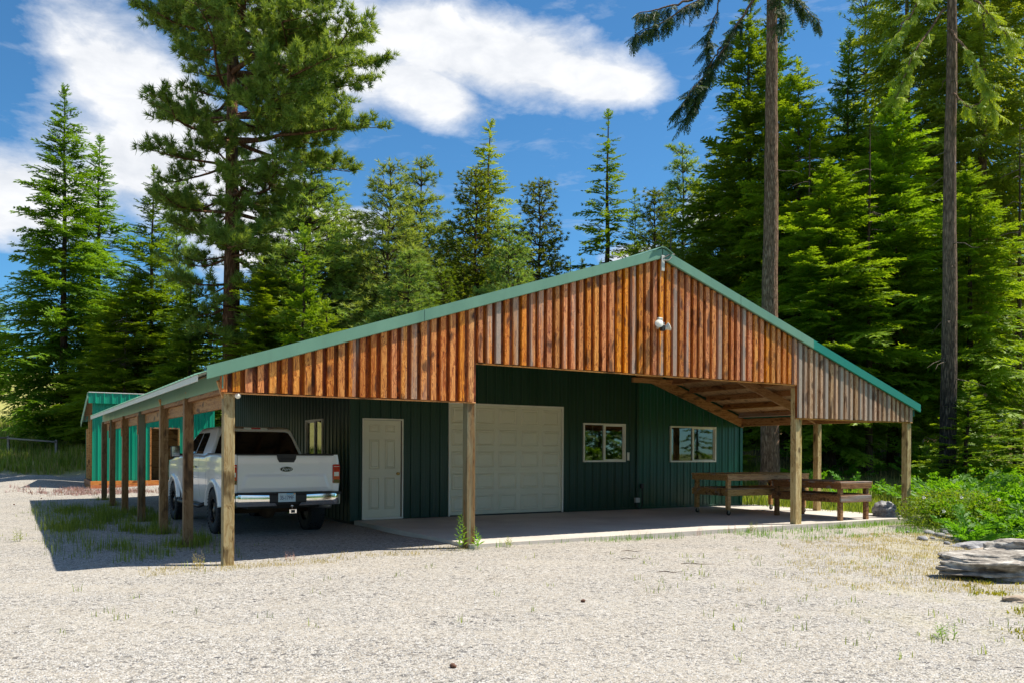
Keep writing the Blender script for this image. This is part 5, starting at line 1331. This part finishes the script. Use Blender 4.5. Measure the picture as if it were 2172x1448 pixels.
# individual weeds at the slab and posts
def weed(name, x, y, H, m_, label, seed, stems=3, cat='weed', n=14, wl=.06):
    rg = np.random.default_rng(seed); items = []; V = []; T = []; C = []
    for s in range(stems):
        a = rg.uniform(0, 6.28); h = H * rg.uniform(.6, 1); bx, by = rg.normal(0, .05, 2); lean = rg.uniform(0, .25)
        tip = np.array((bx + math.cos(a) * lean * h, by + math.sin(a) * lean * h, h)); b = np.array((bx, by, 0.)); sd = np.array((-math.sin(a), math.cos(a), 0)) * .004
        k = len(V); V += [b - sd, b + sd, tip]; T.append((k, k + 1, k + 2)); C.append(.3)
        for j in range(n):
            t = .1 + .9 * j / n; p = b + (tip - b) * t; q = j * 2.4 + a; l = wl * (1.25 - t) * rg.uniform(.8, 1.3); d = np.array((math.cos(q), math.sin(q), .55)); d /= np.linalg.norm(d); sv = np.array((-math.sin(q), math.cos(q), 0)) * l * .13
            k = len(V); m = p + d * l * .5 + (0, 0, .1 * l); V += [p, m + sv, p + d * l, m - sv]; T += [(k, k + 1, k + 2), (k, k + 2, k + 3)]; c = rg.uniform(.3, 1); C += [c, c]
    o = link(bpy.data.objects.new(name, npmesh(name, np.array(V), np.array(T), M[m_], np.array(C)))); o.location = (x, y, g(x, y)); tag(o, label, cat)
wx, wy = uvxy(3.50, -.06); weed('tall_weed', wx, wy, .58, 'fern', 'tall leafy bright green weed left of the second front post', 1, 2, n=26, wl=.10)
wx, wy = uvxy(3.76, -.10); weed('tall_weed', wx, wy, .36, 'fern', 'shorter leafy weed directly in front of the second front post', 2, 2, n=16, wl=.11)
wx, wy = uvxy(4.2, -.16); weed('small_weed', wx, wy, .24, 'grass', 'small upright weed on the slab edge right of the second front post', 3, 3)
wx, wy = uvxy(9.6, -.14); weed('small_weed', wx, wy, .30, 'grass', 'curved green weed at the slab edge left of the third front post', 4, 4)
for i, (u_, lb) in enumerate(((8.3, 'left'), (9.1, 'middle'), (10.1, 'right'))):
    wx, wy = uvxy(u_, -.12); weed('seed_head_weed', wx, wy, .24, 'heather', lb + ' one of three pale purple seed-headed weeds on the slab edge', 14 + i, 4, n=12, wl=.035)
wx, wy = uvxy(-.35, -.15); weed('seed_head_weed', wx, wy, .26, 'straw', 'dry nodding seed-head weed just left of the nearest post', 20, 6, n=10, wl=.05)
wx, wy = uvxy(.9, .05); weed('seed_head_weed', wx, wy, .16, 'heather', 'pinkish seed-head weed just right of the nearest post', 21, 5, n=8, wl=.04)
wx, wy, _ = pix(2005, 1350, 6.75); weed('leafy_weed', wx, wy, .17, 'fern', 'bright green leafy weed alone in the gravel at lower right', 22, 6, n=14, wl=.045)
wx, wy, _ = pix(42, 1155, 13.5); weed('leafy_weed', wx, wy, .28, 'grass', 'green weed in the sunny gravel near the left edge', 23, 4, n=12, wl=.06)
# ferns: a mass plus the nearest plants one by one
def fern_items(rg, x, y, n, L0, z=0.):
    z0 = g(x, y); it = []
    for k in range(n):
        a = k * 6.283 / n + rg.normal(0, .3); it.append((np.array((x, y, z0 + z)), a, math.radians(rg.uniform(28, 66)), L0 * rg.uniform(.7, 1.15), rg.uniform(.35, .7), 10 + int(rg.integers(4)) if rg.random() < .6 else 5 + int(rg.integers(5)), rg.uniform(-.1, .3)))
    return it
rg2 = np.random.default_rng(15)
def fern_mass(name, pts, L0, label, m_='fern'):
    it = []
    for x, y in pts: it += fern_items(rg2, x, y, 7, L0 * rg2.uniform(.7, 1.2), rg2.uniform(-.05, .1))
    V, T, C = place_fronds(it, TS, rg2); tag(link(bpy.data.objects.new(name, npmesh(name, V, T, M[m_], C))), label, kind='stuff')
pts = []
while len(pts) < 230:
    x, y = rg2.uniform(9.5, 21), rg2.uniform(15.2, 27)
    if y < 30 and x > 8.9 + max(0, (15.8 - y)) * .6 and x < .68 * y + 1 and x > .46 * y + 1.2: pts.append((x, y))
fern_mass('fern_bed', pts, 1.1, 'dense bed of bright green ferns at the right')
fern_mass('forest_ferns', [(rg2.uniform(.34, .66) * z_, z_) for z_ in rg2.uniform(25, 34, 60)], .7, 'scattered ferns and seedlings on the forest floor')
for i, (px_, py, Z, lb) in enumerate(((1800, 1010, 27, 'fern plant seen under the eave between the two right-hand posts'), (2120, 1085, 15.5, 'large arching fern nearest the dry creek bed'), (2060, 1120, 15.2, 'low fern at the creek edge left of the large arching fern'))):
    X = pix(px_, py, Z)[0]; V, T, C = place_fronds(fern_items(rg2, 0, 0, 11, .8), TS, rg2); V[:, 2] -= g(0, 0)
    o = link(bpy.data.objects.new('fern', npmesh('fern', V, T, M['fern'], C))); o.location = (X, Z, g(X, Z)); tag(o, lb, 'fern')
# wild rose with white flowers
X, Y, _ = pix(2020, 1090, 17.2)
rb = empty('wild_rose_bush', (X, Y, g(X, Y)), 0, 'dark leafy bush with a few white flowers left of the creek ferns', 'bush')
n = 5200; d = tri_norm(rg2.normal(0, 1, (n, 3))); rr = rg2.uniform(.5, 1, (n, 1)) ** .5; p = d * rr * (1.15, .7, .5) + (0, 0, .38); s1 = tri_norm(rg2.normal(0, 1, (n, 3))) * .026; s2 = tri_norm(rg2.normal(0, 1, (n, 3))) * .016
V = np.stack([p - s1, p + s2, p + s1, p - s2], 1).reshape(-1, 3); k = np.arange(n)[:, None] * 4
link(bpy.data.objects.new('leaves', npmesh('leaves', V, np.concatenate([k + (0, 1, 2), k + (0, 2, 3)]), M['fir'], np.tile(rg2.uniform(.2, 1, n), 2))), rb)
for i in range(6):
    a = (-.9, -.5, -.15, .25, .6, .95)[i]; b = MB(); Mf = Matrix.Translation((a, -.62, .35 + .4 * rg2.random())) @ Matrix.Rotation(R(75), 4, 'X')
    for k in range(5):
        q = k * 6.283 / 5; b.add([Mf @ Vector((0, 0, 0)), Mf @ Vector((.028 * math.cos(q - .5), .028 * math.sin(q - .5), .008)), Mf @ Vector((.04 * math.cos(q), .04 * math.sin(q), .0)), Mf @ Vector((.028 * math.cos(q + .5), .028 * math.sin(q + .5), .008))], [(0, 1, 2, 3)])
    b.build('flower', M['whitep'], rb)
# ------------------------------------------------------------------ rocks
def rock(name, x, y, sx, sy, sz, seed, m_, label, group=None, sub=4, lay=.5, sink=.25, rz=0., cat='rock'):
    bm = bmesh.new(); bmesh.ops.create_icosphere(bm, subdivisions=sub, radius=1.); rg = random.Random(seed)
    from mathutils import noise as mn
    o3 = Vector((rg.uniform(0, 50), rg.uniform(0, 50), rg.uniform(0, 50)))
    for v in bm.verts:
        p = v.co.copy(); r = 1 + .28 * mn.noise(p * 1.1 + o3) + .12 * mn.noise(p * 3 + o3)
        l = mn.noise(Vector((p.x * .8 + p.z, p.y * 1.2, p.z * 4.5 - p.x * 1.3)) + o3); r += lay * .11 * l + lay * .05 * abs(mn.noise(Vector((p.x * 2 + p.z * 2, p.y * 3, p.z * 11 - p.x * 3)) + o3)) + .03 * mn.noise(p * 9 + o3)
        q = p * r; q.z = max(min(q.z, .86 + .1 * mn.noise(p * 2.5 + o3)), -.8); v.co = (q.x * sx, q.y * sy, q.z * sz)
    me = bpy.data.meshes.new(name); bm.to_mesh(me); bm.free(); me.materials.append(M[m_])
    o = link(bpy.data.objects.new(name, me)); o.location = (x, y, g(x, y) + sz * (.78 - 2 * sink * .78)); o.rotation_euler = (0, 0, rz); tag(o, label, cat, group); return o
rock('boulder', 6.25, 9.95, 1.0, .45, .24, 1, 'rock', 'big flat layered grey rock at the right edge of the gravel', None, 5, 2.6, .2, R(-12))
rock('boulder', 6.85, 10.45, .85, .38, .33, 2, 'rock', 'second layered slab lying just behind the big flat rock', None, 5, 2.6, .2, R(-14))
rock('boulder', 6.95, 11.3, .55, .3, .16, 3, 'rockt', 'smooth tan stone behind the layered rocks', None, 4, .4, .3, R(8))
rock('boulder', 8.0, 14.0, .55, .33, .14, 4, 'rockg', 'broad pale grey stone at the head of the dry creek', None, 4, .4, .3)
rock('boulder', 7.6, 13.0, .42, .26, .10, 5, 'rockt', 'low sunlit tan stone at the gravel edge before the creek', None, 4, .3, .3)
X, Y, _ = pix(1878, 1070, 18.8); rock('boulder', X, Y, .24, .34, .34, 6, 'rockg', 'dark upright rock beside the right end of the dark workbench', None, 4, .8, .25)
X, Y, _ = pix(2160, 1285, 8.5); rock('boulder', X, Y, .16, .12, .05, 7, 'rockt', 'small whitish stone below the layered rock', None, 3, .3, .3)
# creek cobbles
proto = [rock('cobble', 0, 0, .09, .07, .05, 30 + i, 'rockg', 'x', None, 2, .1) for i in range(5)]
VV = []; TT = []; m = 0
pm = []
for o in proto:
    me = o.data; v = np.array([q.co[:] for q in me.vertices]); t = np.array([p.vertices[:] for p in me.polygons]); pm.append((v, t)); bpy.data.objects.remove(o)
for i in range(620):
    y = rg2.uniform(11.5, 17.0); x = 9.3 + (y - 14) * .25 + rg2.normal(0, .75); 
    if x < 7.3: continue
    v, t = pm[int(rg2.integers(5))]; a = rg2.uniform(0, 6.28); s = rg2.uniform(.5, 1.6); w_ = v * s; w_ = np.stack([w_[:, 0] * math.cos(a) - w_[:, 1] * math.sin(a), w_[:, 0] * math.sin(a) + w_[:, 1] * math.cos(a), w_[:, 2]], 1) + (x, y, g(x, y) + .02)
    VV.append(w_); TT.append(t + m); m += len(v)
tag(link(bpy.data.objects.new('creek_cobbles', npmesh('creek_cobbles', np.concatenate(VV), np.concatenate(TT), M['rockg']))), 'grey-blue cobbles of the dry creek bed', kind='stuff')
# loose pebbles over the near gravel
v0 = np.array([(1, 0, 0), (-1, 0, 0), (0, 1, 0), (0, -1, 0), (0, 0, 1)], float); t0 = np.array([(0, 2, 4), (2, 1, 4), (1, 3, 4), (3, 0, 4)])
def pebbles(n, m_, name, label, smin, smax, seed):
    rg = np.random.default_rng(seed); y = 4.8 + 7.5 * rg.random(n) ** 1.4; x = rg.uniform(-.64, .64, n) * y; z = gh(x, y); keep = x < 5.2; x, y, z = x[keep], y[keep], z[keep]; n = len(x)
    s = rg.uniform(smin, smax, (n, 1, 3)); s[:, :, 2] *= .7; a = rg.uniform(0, 6.28, n); v = v0[None] * s + rg.normal(0, .0012, (n, 5, 3)); c_, s_ = np.cos(a)[:, None], np.sin(a)[:, None]
    v = np.stack([v[:, :, 0] * c_ - v[:, :, 1] * s_ + x[:, None], v[:, :, 0] * s_ + v[:, :, 1] * c_ + y[:, None], v[:, :, 2] + z[:, None]], 2)
    T = (t0[None] + np.arange(n)[:, None, None] * 5).reshape(-1, 3); tag(link(bpy.data.objects.new(name, npmesh(name, v.reshape(-1, 3), T, m_))), label, kind='stuff')
pebbles(30000, simple('pale_pebble', (.40, .39, .37), .85, var=.3, nscale=37), 'pale_pebbles', 'loose pale gravel stones in the foreground', .004, .012, 1)
pebbles(8000, simple('dark_pebble', (.15, .15, .155), .85, var=.4, nscale=31), 'dark_pebbles', 'loose dark gravel stones in the foreground', .004, .011, 2)
# pine cones and twigs
def cone(px_, py, Z, label):
    X, Y, _ = pix(px_, py, Z); b = MB(); Mc = Matrix.Rotation(random.uniform(0, 6), 4, 'Z') @ Matrix.Rotation(R(80), 4, 'X')
    b.lathe([(.002, -.045), (.018, -.035)] + [((.03 if i % 2 else .022) * math.sin(math.pi * (i + 2) / 12), -.03 + i * .008) for i in range(9)] + [(0, .045)], Mc, 12)
    o = b.build('pine_cone', M['cone']); o.scale = (.65, .65, .65); o.location = (X, Y, g(X, Y) + .014); tag(o, label, 'pine cone')
def dist(py, px_=1086): 
    b = -(px_ - 1086) * .00506 + (py - 724) - 233.02; return 1.5 * 1761.2 / b
cone(1237, 1277, dist(1277, 1237), 'reddish pine cone alone in the middle gravel'); cone(961, 1417, dist(1417, 961), 'small reddish cone at the bottom of the gravel')
cone(55, 1026, 34, 'cone farthest left on the gravel before the bank'); cone(88, 1060, 24.5, 'cone at the far corner of the carport shadow'); cone(30, 1070, 22, 'cone in sunlit gravel near the left edge')
rgk = random.Random(4)
for i, (px_, py, L, lb) in enumerate(((1340, 1172, .16, 'dark twig on the gravel before the slab, upper one of a pair'), (1335, 1188, .12, 'dark twig on the gravel before the slab, lower one of a pair'), (1420, 1215, .16, 'thin twig on gravel right of the dark twig pair'), (1480, 1199, .22, 'long thin pale twig on the gravel left of the third post'))):
    Z = dist(py, px_); X, Y, _ = pix(px_, py, Z); b = MB(); a = rgk.uniform(-.3, .3); b.tube([(-L * math.cos(a), -L * math.sin(a), .01), (-.3 * L, .03, .02), (.2 * L, -.02, .012), (L * math.cos(a), L * math.sin(a), .02)], [.003, .006, .005, .002], 6)
    o = b.build('twig', M['bark']); o.location = (X, Y, g(X, Y)); tag(o, lb, 'twig')

print('TRIS', sum(len(m.polygons) for m in bpy.data.meshes), {k: len(v[1].polygons) for k, v in KIND.items()})
